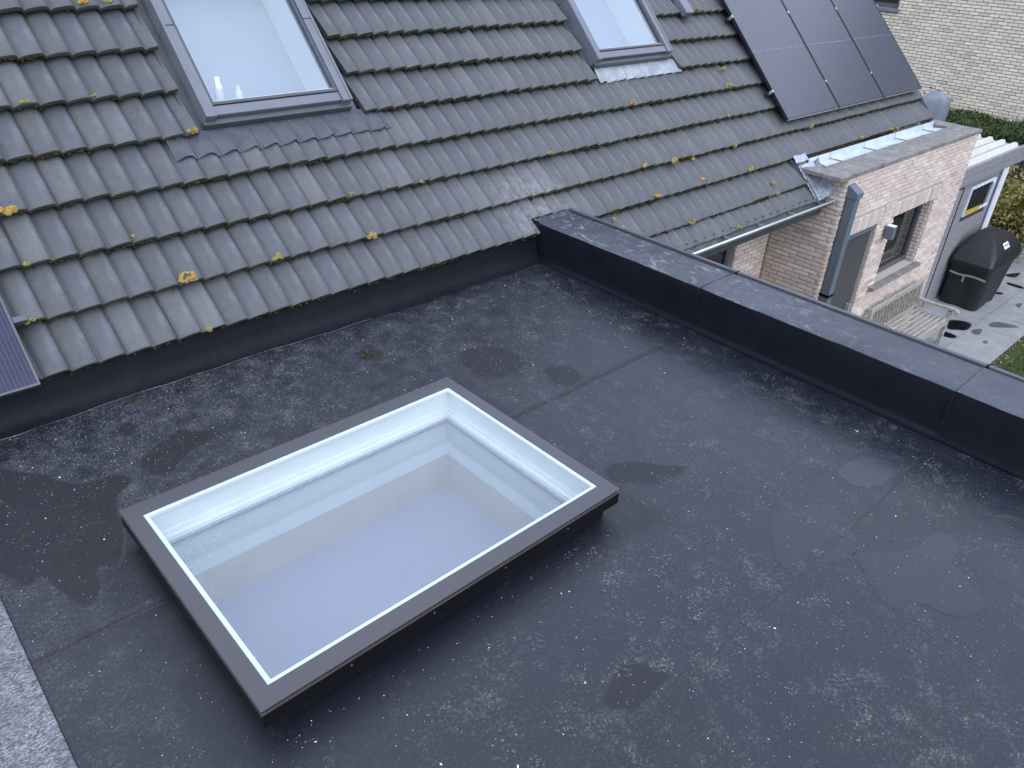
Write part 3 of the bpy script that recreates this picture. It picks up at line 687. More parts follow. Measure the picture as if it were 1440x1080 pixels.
# ------------------------------------------------------------------ rooflight on the flat roof
rl = thing('rooflight', ((SX0 + SX1) / 2, (SY0 + SY1) / 2, 0), 'large flat glass rooflight with dark border set into the rubber flat roof', 'rooflight')
ZT = .17
def ring(mb, o, i, z0, z1, mi=0):
    (a, b, c, d), (e, f, g, h) = o, i
    O = [(a, c), (b, c), (b, d), (a, d)]; I = [(e, g), (f, g), (f, h), (e, h)]
    for k in range(4):
        l = (k + 1) % 4
        mb.hexa([Vector((*O[k], z0)), Vector((*O[l], z0)), Vector((*I[l], z0)), Vector((*I[k], z0)), Vector((*O[k], z1)), Vector((*O[l], z1)), Vector((*I[l], z1)), Vector((*I[k], z1))], mi)
    return mb
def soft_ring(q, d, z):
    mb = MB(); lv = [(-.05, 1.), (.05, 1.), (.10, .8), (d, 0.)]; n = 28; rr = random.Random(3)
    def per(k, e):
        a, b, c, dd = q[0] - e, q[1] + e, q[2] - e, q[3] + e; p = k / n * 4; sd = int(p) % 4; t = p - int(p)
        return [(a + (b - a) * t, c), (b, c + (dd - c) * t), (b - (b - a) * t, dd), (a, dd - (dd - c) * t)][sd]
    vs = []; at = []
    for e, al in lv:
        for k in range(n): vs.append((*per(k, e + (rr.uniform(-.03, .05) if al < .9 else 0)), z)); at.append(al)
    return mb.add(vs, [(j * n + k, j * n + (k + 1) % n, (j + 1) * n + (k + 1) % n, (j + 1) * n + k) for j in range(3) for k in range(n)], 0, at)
OUT = (SX0, SX1, SY0, SY1); INN = (-.130, 1.582, -2.500, -1.348)
sh = lambda q, d: (q[0] + d, q[1] - d, q[2] + d, q[3] - d)
ring(MB(), OUT, INN, ZT - .006, ZT).build('enamel_border', 'enamel', rl)
ring(MB(), sh(OUT, .008), sh(OUT, .05), ZT - .018, ZT - .0061).build('black_gasket', 'black_metal', rl)
ring(MB(), sh(OUT, -.001), sh(OUT, .05), ZT - .0225, ZT - .0181).build('bronze_edge', 'bronze', rl)
ring(MB(), sh(OUT, .0), sh(INN, -.025), ZT - .085, ZT - .0226).build('outer_frame', 'black_metal', rl)
ring(MB(), sh(OUT, .045), sh(INN, -.02), -.01, ZT - .0851).build('curb', 'membrane_clean', rl)
soft_ring(OUT, .24, .0003).build('curb_dustfree_shade', 'dustfree_contact_shade', rl)  # painted contact shade over a dust-free zone, fading outwards
MB().box(INN[0], INN[1], INN[2], INN[3], ZT - .005, ZT - .001).build('top_glass', 'glass_top', rl)
# white frame walls with a stepped foot
ring(MB(), sh(INN, -.02), INN, .035, ZT - .0202).build('inner_frame', 'white', rl)
ring(MB(), sh(INN, -.001), sh(INN, .020), ZT - .0205, ZT - .0062).build('frame_lip', 'white', rl)
ring(MB(), sh(INN, -.02), sh(INN, .012), .012, .0345).build('frame_step', 'white', rl)
ring(MB(), sh(INN, -.02), sh(INN, .030), -.012, .0115).build('glazing_bead', 'white', rl)
ring(MB(), sh(INN, -.02), sh(INN, .046), -.030, -.0125).build('spacer_bar', 'spacer', rl)
ring(MB(), sh(INN, .0461), sh(INN, .050), -.030, -.024).build('spacer_edge', 'alu', rl)
MB().box(INN[0] + .046, INN[1] - .046, INN[2] + .046, INN[3] - .046, -.022, -.018).build('lower_glass', 'glass_low', rl)
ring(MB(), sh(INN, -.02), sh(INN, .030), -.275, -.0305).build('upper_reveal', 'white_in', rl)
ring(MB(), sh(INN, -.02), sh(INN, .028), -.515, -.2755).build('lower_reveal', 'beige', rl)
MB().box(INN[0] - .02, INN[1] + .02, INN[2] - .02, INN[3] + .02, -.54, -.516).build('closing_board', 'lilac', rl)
# drops of condensation on the lower pane
mb = MB(); rr = random.Random(8)
for _ in range(420):
    q = rr.random()
    if q < .45: x, y = rr.gauss(.10, .10), rr.gauss(-1.50, .09)
    elif q < .8: x, y = INN[0] + .055 + abs(rr.gauss(0, .02)), rr.uniform(-2.43, -1.42)
    else: x, y = rr.uniform(0, 1.5), -1.40 - abs(rr.gauss(0, .02))
    if not (INN[0] + .05 < x < INN[1] - .05 and INN[2] + .05 < y < INN[3] - .05): continue
    d_ = rr.choice([.0012, .0016, .002, .003]); P_ = Vector((x, y, -.0178)); n = 8
    vs_ = [P_ + Vector((math.cos(6.283 * k / n) * d_, math.sin(6.283 * k / n) * d_ * rr.uniform(.8, 1.6), 0)) for k in range(n)] + [P_ + Vector((math.cos(6.283 * k / n) * d_ * .6, math.sin(6.283 * k / n) * d_ * .6, d_ * .5)) for k in range(n)]
    mb.add(vs_, [(k, (k + 1) % n, n + (k + 1) % n, n + k) for k in range(n)] + [tuple(range(n, 2 * n))])
mb.build('droplets', 'drop', rl, smooth=True, kind='stuff')
# screws on the outer frame
for k in range(4):
    x = SX0 + .35 + k * .38
    MB().tube([(x, SY0 + .001, ZT - .045), (x, SY0 - .0025, ZT - .045)], .005, 8).build('screw', 'anthracite', rl)

# ------------------------------------------------------------------ roof windows
def roof_window(q, label, apron, amat, seed):
    x0, x1, s0, s1 = q; base = rp((x0 + x1) / 2, s0, 0)
    t_ = thing('roof_window', base, label, 'roof window', 'roof windows in the tiled slope')
    r = .078; n = .082
    for a in (x0, x1 - r):
        MB().rbox(a, a + r, s0, s0 + .70, -.085, n).build('side_rail', 'frame_grey', t_, bevel=.006)
        MB().rbox(a + .002, a + r - .002, s0 + .703, s1, -.085, n + .003).build('side_rail', 'frame_grey', t_, bevel=.006)
        MB().rbox(a + (.0 if a == x0 else r - .018), a + (.018 if a == x0 else r), s0 - .001, s1, n, n + .006).build('rail_edge', 'frame_grey', t_)
    MB().rbox(x0 + r, x1 - r, s0 + .015, s0 + .085, -.085, n - .016).build('bottom_rail', 'frame_grey', t_, bevel=.006)
    MB().rbox(x0 + r, x1 - r, s1 - .12, s1, -.085, n).build('top_rail', 'frame_grey', t_, bevel=.006)
    sa = MB()
    e = .016
    sa.rbox(x0 + r + .004, x0 + r + .004 + e, s0 + .09, s1 - .13, .0, n - .012); sa.rbox(x1 - r - .004 - e, x1 - r - .004, s0 + .09, s1 - .13, .0, n - .012)
    sa.rbox(x0 + r + .004 + e, x1 - r - .004 - e, s0 + .09, s0 + .112, .0, n - .010)
    sash = sa.build('sash', 'anthracite', t_)
    MB().rbox(x0 + r + .004, x1 - r - .004, s0 + .1125, s0 + .124, .0, n - .026).build('sash_bead', 'white', sash)
    gx0, gx1, gs0, gs1 = x0 + r + .02, x1 - r - .02, s0 + .128, s1 - .13
    MB().rbox(gx0, gx1, gs0, gs1, n - .040, n - .034).build('pane', 'glass_win', t_)
    # white lined reveal and drawn blind behind the pane
    l = MB(); d = -.30
    l.rbox(gx0 - .015, gx0 - .001, gs0, gs1, d, n - .045); l.rbox(gx1 + .001, gx1 + .015, gs0, gs1, d, n - .045)
    l.rbox(gx0, gx1, gs0 - .015, gs0 - .001, d, n - .045); l.rbox(gx0, gx1, gs1 + .001, gs1 + .015, d, n - .045)
    l.build('reveal_lining', 'white', t_)
    MB().rbox(gx0 - .015, gx1 + .015, gs0 - .015, gs1 + .015, d - .02, d - .001).build('blind', 'blind', t_)
    # flashing channel at the sides
    for a, b in ((x0 - .085, x0 - .001), (x1 + .001, x1 + .085)):
        MB().rbox(a, b, s0 - .03, s1 + .05, -.055, -.049).build('flashing_channel', 'anthracite', t_)
        MB().rbox(a, a + .004, s0 - .02, s1 + .05, -.0485, -.02).build('flashing_upstand', 'anthracite', t_)
    MB().rbox(x0 - .01, x1 + .01, s0 - .028, s0 + .013, -.03, .030).build('apron_head', 'anthracite', t_, bevel=.006)
    # pleated apron dressed over the tile waves
    ax0, ax1, as0 = apron; rr = random.Random(seed)
    nn = int((ax1 - ax0) / .004); ph = [rr.uniform(-.012, .012) for _ in range(200)]
    def af(u, v):
        x = ax0 + (ax1 - ax0) * u; s = s0 - .02 - (s0 - .02 - as0 - .006 * math.sin(x * 40) - ph[int((x + 5) / W) % 200] * .4) * v
        fl = v ** .6; cs = (s / G) % 1 if s < 4 * G else 1.
        wave = sum(hprof(x / W + d) for d in (-.08, 0, .08)) / 3
        k = round((x - ax0) / .004) % 4; pl = (.0030 if k < 2 else -.0025)
        return rp(x, s, -LIFT * (cs if s < 4 * G else 1) + (wave * 1.7 - .006) * fl + .010 * (1 - fl) + .010 + pl + (.018 * (1 - v)))
    MB().grid(af, nn, 7).build('apron', amat, t_)
    return t_
M['blind'] = plain('pale_blind', (.37, .40, .45), .8, 0, .03, scale=2)
rw1 = roof_window(W1, 'large roof window with dark pleated apron in the tiled slope above the rooflight', (1.07, 2.745, 1.150), 'apron_dark', 1)
# two small bottles on the sill inside
for (dx, hh, rad) in ((.10, .20, .030), (.24, .13, .027)):
    x = W1[0] + .10 + dx; s = W1[2] + .15; b = rp(x, s, -.07)
    o = MB().tube([b, b + Vector((0, 0, hh * .7)), b + Vector((0, 0, hh * .8)), b + Vector((0, 0, hh))], [rad, rad, rad * .5, rad * .5], 12).build('bottle', 'white', smooth=True)
    tag(o, 'tall white bottle standing inside the roof window' if dx < .2 else 'short white jar standing inside the roof window', 'bottle')
rw2 = roof_window(W2, 'roof window with shiny pale lead apron beside the black solar panels', (5.29, 6.575, 1.290), 'apron_pale', 2)

# ------------------------------------------------------------------ solar panels
def panel(x0, x1, s0, s1, n, label, group, lined=False):
    t_ = thing('solar_panel', rp((x0 + x1) / 2, s0, n), label, 'solar panel', group)
    f = .012; fr = MB()
    for q in ((x0, x0 + f, s0, s1), (x1 - f, x1, s0, s1), (x0 + f, x1 - f, s0, s0 + f), (x0 + f, x1 - f, s1 - f, s1)): fr.rbox(*q, n - .035, n)
    fr.build('frame', 'pv_frame' if not lined else 'anthracite', t_)
    MB().rbox(x0 + f, x1 - f, s0 + f, s1 - f, n - .012, n - .003).build('panel_glass', 'pv' if not lined else 'pv_cell', t_)
    if lined:
        x = x1 - f - .012
        while x > x0 + .03:
            MB().rbox(x - .0014, x, s0 + f, s1 - f, n - .0029, n - .0024).build('busbar', 'pv_line', t_); x -= .021
    else:
        mb = MB(); sm = s0 + .5 * (s1 - s0)
        for k in range(9):
            a = x0 + .03 + k * .132
            mb.rbox(a, a + random.uniform(.05, .12), sm - .003, sm + .003, n - .0029, n - .0022)
        mb.build('centre_seam', 'pv_seam', t_)
        MB().rbox(x0 + .01, x1 - .01, s0 - .004, s0 - .0005, n - .033, n - .004).build('front_lip', 'alu', t_)
    return t_
PX = [7.815, 9.050, 10.285, 11.505]
LB = ['black solar panel at the free end beside the bare tiles', 'black solar panel in the middle of the row of three', 'black solar panel at the gable end of the row']
for i in range(3):
    panel(PX[i] + .008, PX[i + 1] - .008, 1.335 * G, 1.335 * G + 1.80, .10, LB[i], 'black solar panels on the slope')
rail = MB()
for s in (1.335 * G + .35, 1.335 * G + 1.35):
    o = MB().rbox(PX[0] - .06, PX[3] + .04, s, s + .04, .02, .0645).build('mounting_rail', 'pv_frame'); tag(o, 'black mounting rail under the %s part of the solar panels' % ('lower' if s < 1 else 'upper'), 'rail')
for i, x in enumerate(PX):
    for s in (1.335 * G + .36, 1.335 * G + 1.36):
        o = MB().rbox(x - .012 if 0 < i < 3 else (x - .018 if i == 0 else x - .004), x + .012 if 0 < i < 3 else (x + .004 if i == 0 else x + .018), s, s + .03, .066, .108).build('panel_clamp', 'alu'); tag(o, 'small aluminium clamp holding the edge of the black solar panels', 'clamp', 'panel clamps')
panel(-1.45, -.175, -.14 * G, -.14 * G + 1.75, .085, 'pinstriped blue solar panel over the eave beside the flat roof', 'solar panel at the eave', True)
o = MB().rbox(-.173, -.10, .98 * G, .98 * G + .035, .03, .075).build('panel_clamp', 'anthracite', bevel=.004); tag(o, 'grey end clamp at the side of the pinstriped solar panel', 'clamp')

# ------------------------------------------------------------------ moss, lichen
def clump(P, r, mat, seed, flat=.55):
    rr = random.Random(seed); mb = MB(); nu, nv = 12, 6; nrm = Vector((0, -ST, CT)); tx = Vector((1, 0, 0)); ty = Vector((0, CT, ST)); rad = {}
    def f(u, v):
        a = 2 * math.pi * (round(u * nu) % nu) / nu; b = math.pi / 2 * v
        k = (round(u * nu) % nu, round(v * nv)) if v < 1 else (0, nv)
        if k not in rad: rad[k] = rr.uniform(.7, 1.2)
        q = r * rad[k]; return P + (tx * math.cos(a) + ty * math.sin(a) * .8) * math.cos(b) * q + nrm * (math.sin(b) * q * flat - .004)
    mb.grid(f, nu, nv); return mb
SPOT = [(.26, 3.04, 9), (.1, 2.03, 4), (-.70, 1.02, 6), (8.33, 4.04, 6), (5.34, 1.08, 12), (5.21, .02, 6), (9.34, 1.06, 6), (14.24, 1.01, 7), (6.36, 7.1, 5), (7.32, 7.1, 5), (2.49, 5.05, 4), (5.1, 5.08, 3), (4.09, 2.16, 3), (18.3, 2., 4), (14.21, 2.07, 4), (16.32, 2.03, 3), (36.74, 3.05, 5), (47.69, 3.08, 4), (46.12, 2.04, 4), (37.82, 1.02, 7), (34.79, 1.03, 5), (45.04, 1., 5), (45.24, .05, 6), (36.5, -1.0, 5), (34.57, .06, 5), (47.15, -.6, 4), (46.94, -1.0, 4), (40.54, -1.6, 4), (39.82, .18, 5), (56.05, 1.0, 5), (68.5, .03, 5), (39.15, 1.12, 3), (39.91, .9, 3), (48.44, 3.74, 4), (49.26, 6.08, 5), (48.21, 3.1, 5), (30.38, -.53, 5), (30.1, -.2, 4), (62.3, .05, 4), (27.7, 2.03, 4)]
for i, (k, r_, s) in enumerate(SPOT):
    P = rp(k * W, r_ * G, .004 + hprof(k) - (.012 if r_ % 1 > .1 and r_ > 0 else 0)); d = (P - CAM).length
    rad = s * d / 1077 * .95
    if i == 4:
        mb = MB()
        for a in range(26):
            an = a / 26 * 4.4 - .6; rg = random.uniform(.8, 1.12); q = clump(P + Vector((math.cos(an) * .050 * rg, math.sin(an) * .036 * CT * rg, math.sin(an) * .036 * ST * rg)), random.uniform(.008, .014), '', 50 + a, .45); mb.add(q.v, q.f)
        for a in range(14): q = clump(P + Vector((random.uniform(-.03, .03), random.uniform(-.02, .0), random.uniform(-.02, .0))), .014, '', 90 + a, .6); mb.add(q.v, q.f)
        o = mb.build('lichen_clump', 'lichen_o', smooth=True); tag(o, 'large ring-shaped orange lichen rosette on the tile edge above the flat roof', 'lichen')
    else:
        mb = MB()
        for a in range(8): q = clump(P + Vector((random.gauss(0, rad * .45), random.gauss(0, rad * .22), random.gauss(0, rad * .2))), rad * random.uniform(.4, .7), '', i * 9 + a); mb.add(q.v, q.f)
        o = mb.build('lichen_clump', 'lichen' if i % 4 else 'lichen_o', smooth=True); tag(o, 'small yellow lichen clump growing on the grey roof tiles', 'lichen', 'yellow lichen clumps on the tiled slope')
mb = MB()
cush = [(random.randint(-1, 7), random.uniform(0, 76)) for _ in range(110)]
for _ in range(4200):
    c = random.randint(-1, 8); k = random.uniform(-2, 76) if random.random() < .35 else random.uniform(22, 76)
    if random.random() < .45: c, k = random.choice(cush); k += random.gauss(0, .7)
    if c < 1 and 24 < k < 27.5 or c < 0 and (k < 27.5 or k > 51): continue
    if c >= 4 and (8.4 < k < 17.3 or 34.6 < k < 43.8): continue
    P = rp(k * W, c * G - .004, -.034 + hprof(k))
    if not seen(P): continue
    for a in range(random.randint(1, 3)):
        p = P + Vector((random.gauss(0, .012), random.gauss(0, .003), random.gauss(0, .003))); r_ = random.uniform(.004, .012)
        vs = [p + Vector((r_ * 1.5, 0, 0)), p - Vector((r_ * 1.5, 0, 0)), p + Vector((0, r_, 0)), p - Vector((0, r_, 0)), p + Vector((0, 0, r_)), p - Vector((0, 0, r_))]
        mb.add(vs, [(0, 2, 4), (2, 1, 4), (1, 3, 4), (3, 0, 4), (2, 0, 5), (1, 2, 5), (3, 1, 5), (0, 3, 5)])
tag(mb.build('moss', 'moss', smooth=True, kind='stuff'), 'dark green moss tucked under the tile edges', 'moss')

# ------------------------------------------------------------------ water, grit and footprints on the membrane
PD = dict(
 A=[(2.1, -.85), (2.25, -.88), (2.35, -1.01), (2.35, -1.17), (2.22, -1.26), (2.07, -1.24), (1.98, -1.14), (2., -.98)], B=[(2.37, -1.36), (2.47, -1.38), (2.52, -1.46), (2.49, -1.57), (2.38, -1.6), (2.31, -1.55), (2.31, -1.46)],
 C=[(1.88, -2.3), (1.99, -2.31), (2.08, -2.38), (2.16, -2.49), (2.24, -2.57), (2.11, -2.58), (2.01, -2.56), (1.91, -2.47), (1.84, -2.4)],
 G=[(.98, -3.18), (1.05, -3.2), (1.08, -3.26), (1.09, -3.36), (1., -3.39), (.88, -3.38), (.88, -3.35), (.81, -3.25), (.88, -3.21)],
 I=[(.07, -.35), (.13, -.33), (.16, -.38), (.13, -.45), (.07, -.43)], J=[(.1, -.68), (.22, -.62), (.31, -.57), (.37, -.63), (.45, -.68), (.43, -.75), (.34, -.78), (.26, -.81), (.14, -.91), (.09, -.9), (.05, -.8)],
 K=[(-.58, -.29), (-.42, -.44), (-.35, -.53), (-.28, -.66), (-.20, -.74), (-.08, -.75), (-.03, -.84), (-.13, -.93), (-.16, -1.02), (-.18, -1.15), (-.27, -1.38), (-.36, -1.36), (-.39, -1.49), (-.45, -1.55), (-.5, -1.46), (-.55, -1.26), (-.62, -1.27), (-.69, -1.04), (-.68, -.6)],
 N=[(1.54, -.43), (1.64, -.45), (1.68, -.53), (1.6, -.58), (1.52, -.52)])
for k, p in PD.items(): soft_patch(p, .0005, .045, 1).build('wet_patch', 'wet', kind='structure')
WD = dict(D=[(2.17, -3.14), (2.28, -3.1), (2.41, -3.13), (2.53, -3.22), (2.53, -3.32), (2.45, -3.36), (2.40, -3.42), (2.33, -3.47), (2.22, -3.46), (2.17, -3.43), (2.08, -3.39), (2., -3.33), (2.03, -3.25)],
 E=[(2.34, -3.50), (2.46, -3.59), (2.58, -3.655), (2.70, -3.665), (2.79, -3.70), (2.79, -3.765), (2.70, -3.80), (2.62, -3.81), (2.58, -3.87), (2.52, -3.95), (2.46, -4.01), (2.35, -3.98), (2.28, -3.92), (2.26, -3.83), (2.15, -3.76), (2.18, -3.66), (2.25, -3.57)],
 F=[(2.87, -3.12), (3.02, -3.13), (3.16, -3.2), (3.2, -3.3), (3.07, -3.34), (2.91, -3.32), (2.82, -3.24), (2.82, -3.19)])
for k, p in WD.items(): soft_patch(p, .0007, .035, 2).build('puddle', 'water', kind='structure')
def onroof(x, y): return LX + .02 < x < XI - .09 and -5.6 < y < -.09 and not (SX0 - .02 < x < SX1 + .02 and SY0 - .02 < y < SY1 + .02)
mb = MB()
for _ in range(8000):
    if random.random() < .25: cx, cy = random.uniform(-.6, 3.4), random.uniform(-1.2, -.1)
    else: cx, cy = random.uniform(LX, XI), random.uniform(-5, -.1)
    if not onroof(cx, cy): continue
    r_ = random.choice([.0006, .0008, .0009, .0011, .0014]) * random.uniform(.7, 1.2); p = Vector((cx, cy, .002))
    if random.random() < .03: r_ *= 2.4
    a = random.uniform(0, 6.28); d = Vector((math.cos(a), math.sin(a), 0)) * r_ * random.uniform(1, 1.7); e = Vector((-math.sin(a), math.cos(a), 0)) * r_ * .8
    mb.add([p - d - e, p + d - e, p + d + e, p - d + e, p + Vector((0, 0, r_))], [(0, 1, 4), (1, 2, 4), (2, 3, 4), (3, 0, 4)])
tag(mb.build('grit', 'grit', kind='stuff'), 'pale grit scattered over the black roof membrane', 'grit')
FP = [(1.93, -.6), (2.41, -.78), (2.96, -1.), (3.3, -1.02), (3.35, -1.22), (.69, -3.26), (.48, -3.19), (.74, -2.82), (1.85, -2.81), (1.45, -2.91), (1.89, -3.58), (1.29, -2.91), (1.73, -3.12), (2.22, -3.0), (2.22, -2.41), (2.47, -2.78), (3.4, -3.44), (1.8, -1.75), (3.3, -2.61), (2.93, -2.24), (1.65, -3.84), (1.48, -3.9), (1.34, -3.74), (1.39, -3.62), (1.37, -3.19), (1.15, -3.05)]
for _ in range(55): FP.append((random.uniform(.4, 3.4), random.uniform(-4.3, -.3)))
mb = MB()
for (x, y) in FP:
    an = random.uniform(0, 6.28); ca, sa = math.cos(an), math.sin(an); z = .0032 if random.random() < .5 else .0036; style = random.randrange(3); part = random.random(); drop = random.uniform(.1, .6)
    for part_ in ((0, 1) if part < .35 else ((0,) if part < .75 else (1,))):
        L, Wd = ((.085, .085) if part_ == 0 else (.065, .065)); oy = .07 if part_ == 0 else -.07
        nx, ny = (4, 6) if style < 2 else (3, 8)
        for i in range(nx):
            for j in range(ny):
                u = (i + .5) / nx * 2 - 1; v = (j + .5) / ny * 2 - 1
                if u * u + v * v > 1.15 or random.random() < drop: continue
                cxl = u * Wd / 2 + random.gauss(0, .003); cyl = oy + v * L / 2 + random.gauss(0, .003); a2 = (.6 if (i + j) % 2 else -.6) if style == 1 else random.gauss(0, .5)
                hw, hl = Wd / nx * random.uniform(.25, .42), L / ny * random.uniform(.2, .42)
                vs = []
                for (p, q) in ((-hw, -hl), (hw, -hl * .6), (hw * .8, hl), (-hw * .7, hl)):
                    lx = cxl + p * math.cos(a2) - q * math.sin(a2); ly = cyl + p * math.sin(a2) + q * math.cos(a2)
                    vs.append((x + lx * ca - ly * sa, y + lx * sa + ly * ca, z))
                if all(onroof(a, b) for a, b, _ in vs): mb.add(vs, [(0, 1, 2, 3)])
tag(mb.build('dusty_footprints', 'dust', kind='stuff'), 'pale dusty shoe prints scattered over the roof membrane', 'footprints')
# bits of dark moss fallen on the membrane
for i, (x, y, r_) in enumerate([(1.6, -.5, .035), (.38, -.31, .016), (.36, -.36, .01), (.22, -.13, .02), (-.05, -.28, .012), (2.7, -.16, .02), (3.45, -.15, .03), (2.2, -.14, .016), (.62, -.20, .012)]):
    mb = MB(); rr = random.Random(i)
    for a in range(7):
        p = Vector((x + rr.gauss(0, r_ * .7), y + rr.gauss(0, r_ * .5), .003)); q = r_ * rr.uniform(.25, .5)
        mb.grid(lambda u, v: p + Vector((math.cos(6.283 * u) * math.cos(1.571 * v) * q, math.sin(6.283 * u) * math.cos(1.571 * v) * q, math.sin(1.571 * v) * q * .6)), 7, 3)
    tag(mb.build('moss_crumb', 'moss'), 'crumbled dark moss tuft lying loose on the black membrane', 'moss', 'moss crumbs on the flat roof')

# ------------------------------------------------------------------ garden bench
bn = thing('garden_bench', (10.48, -.95, ZG), 'weathered grey wooden slatted garden bench against the brick wall', 'bench')
bx0, bx1, byf, byb = 9.62, 11.38, -1.22, -.72; sz = ZG + .44
for x in (bx0, bx1 - .06):
    MB().box(x, x + .06, byf, byf + .06, ZG, ZG + .56).build('leg', 'teak', bn, bevel=.006)
    MB().bar((x + .03, byb - .03, ZG), (x + .03, byb + .05, ZG + .90), .06, .06, (0, 1, 0)).build('back_post', 'teak', bn, bevel=.006)
    ar = MB(); pts = [(x + .03, byb + .01, ZG + .60), (x + .03, byb - .18, ZG + .585), (x + .03, byf + .10, ZG + .60), (x + .03, byf - .02, ZG + .605), (x + .03, byf - .075, ZG + .585)]
    for a, b in zip(pts, pts[1:]): ar.bar(a, b, .075, .036)
    ar.tube([(x - .008, byf - .07, ZG + .572), (x + .068, byf - .07, ZG + .572)], .031, 10)
    ar.build('armrest', 'teak', bn)
    MB().box(x + .015, x + .045, byf + .06, byb - .05, sz - .09, sz - .02).build('side_rail', 'teak', bn)
for i in range(7):
    y = byf + .005 + i * .073
    MB().box(bx0 + .062, bx1 - .062, y, y + .052, sz - .018 + .006 * abs(i - 3) ** 1.2 * .6, sz + .004 + .006 * abs(i - 3) ** 1.2 * .6).build('seat_slat', 'teak', bn, bevel=.004)
MB().box(bx0 + .062, bx1 - .062, byf + .012, byf + .04, sz - .10, sz - .022).build('front_rail', 'teak', bn)
MB().bar((bx0 + .05, byb + .045, ZG + .865), (bx1 - .05, byb + .045, ZG + .865), .035, .085).build('top_rail', 'teak', bn, bevel=.006)
MB().bar((bx0 + .062, byb + .005, ZG + .505), (bx1 - .062, byb + .005, ZG + .505), .03, .05).build('bottom_rail', 'teak', bn)
n = 16
for i in range(n):
    x = bx0 + .10 + (bx1 - bx0 - .2) * i / (n - 1); MB().bar((x, byb + .006, ZG + .53), (x, byb + .040, ZG + .824), .014, .055, (0, 1, 0)).build('back_slat', 'teak', bn)
# crumpled white tissue on the seat
mb = MB(); rr = random.Random(5); pc = Vector((10.12, -.86, sz + .012)); d = {}
def cf(u, v):
    k = (round(u * 8) % 8, round(v * 5))
    if k not in d: d[k] = rr.uniform(.6, 1.25)
    return pc + Vector((math.cos(6.283 * u) * math.sin(3.1416 * v), math.sin(6.283 * u) * math.sin(3.1416 * v), .9 - .9 * math.cos(3.1416 * v))) * .042 * d[k]
mb.grid(cf, 8, 5); tag(mb.build('crumpled_paper', 'paper'), 'small crumpled white paper lying on the wooden bench seat', 'paper')

# ------------------------------------------------------------------ covered barbecue
bq = thing('covered_barbecue', (13.5, -.8, ZG), 'barbecue under a black fabric cover with a white label on top', 'barbecue')
lev = [(0.02, 13.04, 13.80, -1.12, -.52), (.25, 13.03, 13.95, -1.13, -.51), (.50, 13.02, 14.14, -1.13, -.51), (.66, 13.01, 14.30, -1.13, -.50), (.74, 12.97, 14.40, -1.16, -.47), (.80, 12.97, 14.42, -1.16, -.47), (.96, 13.10, 14.32, -1.12, -.49), (1.10, 13.30, 14.15, -1.00, -.55), (1.17, 13.42, 14.02, -.88, -.62), (1.185, 13.6, 13.85, -.78, -.70)]
PERI = 48
def bqf(u, v):
    i = min(int(v * (len(lev) - 1) + 1e-6), len(lev) - 2); f = v * (len(lev) - 1) - i
    h, x0, x1, y0, y1 = [a + (b - a) * f for a, b in zip(lev[i], lev[i + 1])]
    k = round(u * PERI) % PERI; p = k / PERI * 4; sde = int(p); q = p - sde
    q = .5 - .5 * math.cos(math.pi * (.5 + (q - .5) * .92)) if False else q
    P = [(x0 + (x1 - x0) * q, y0), (x1, y0 + (y1 - y0) * q), (x1 - (x1 - x0) * q, y1), (x0, y1 - (y1 - y0) * q)][sde]
    amp = .022 * max(0, 1 - h / .7); cx, cy = (x0 + x1) / 2, (y0 + y1) / 2; s = 1 + amp * (math.sin(k * 1.3) + math.sin(k * .7 + h * 3))
    s2 = 1 - .05 * (abs(q - .5) > .45)
    return Vector((cx + (P[0] - cx) * s * s2, cy + (P[1] - cy) * (s + amp * math.sin(k * 1.9)) * s2, ZG + h + (.012 * math.sin(k * .8) if h < .05 else 0)))
mb = MB(); mb.grid(bqf, PERI, len(lev) * 3 - 3)
mb.add([bqf(k / PERI, 1.) for k in range(PERI)], [tuple(range(PERI))])
cv = mb.build('cover', 'cover', bq)
for p in cv.data.polygons: p.use_smooth = True
try: cv.data.set_sharp_from_angle(angle=R(32))
except Exception: pass
mb = MB(); mb.grid(lambda u, v: Vector((12.985 - .012 * math.sin(u * 3.14), -.55 - .57 * u, ZG + .565 + .035 * v + .03 * math.sin(u * 3.1) * 0 - .012 * math.sin(u * 7))), 10, 1); mb.build('strap', 'strap', bq)
MB().box(12.972, 12.984, -.80, -.772, ZG + .46, ZG + .565).build('strap_tail', 'strap', bq)
# label on the sloping front of the hood
a, b = Vector((13.50, -1.092, ZG + 1.005)), Vector((13.72, -1.092, ZG + 1.005)); up = Vector((0, .085, .115)).normalized(); nr = Vector((0, -up.z, up.y))
def lab(u, v, o): return a + (b - a) * u + up * .10 * v + nr * o
mb = MB(); mb.hexa([lab(u, v, o) for o in (.0, .006) for u, v in ((0, 0), (1, 0), (1, 1), (0, 1))]); lb = mb.build('label', 'paper', bq)
mb = MB()
for (u0, u1, v0, v1) in ((.12, .3, .42, .72), (.36, .5, .42, .72), (.56, .70, .42, .72), (.76, .88, .42, .72), (.2, .8, .2, .28)):
    mb.hexa([lab(u, v, o) for o in (.0062, .0075) for u, v in ((u0, v0), (u1, v0), (u1, v1), (u0, v1))])
mb.build('label_print', 'ink', lb)

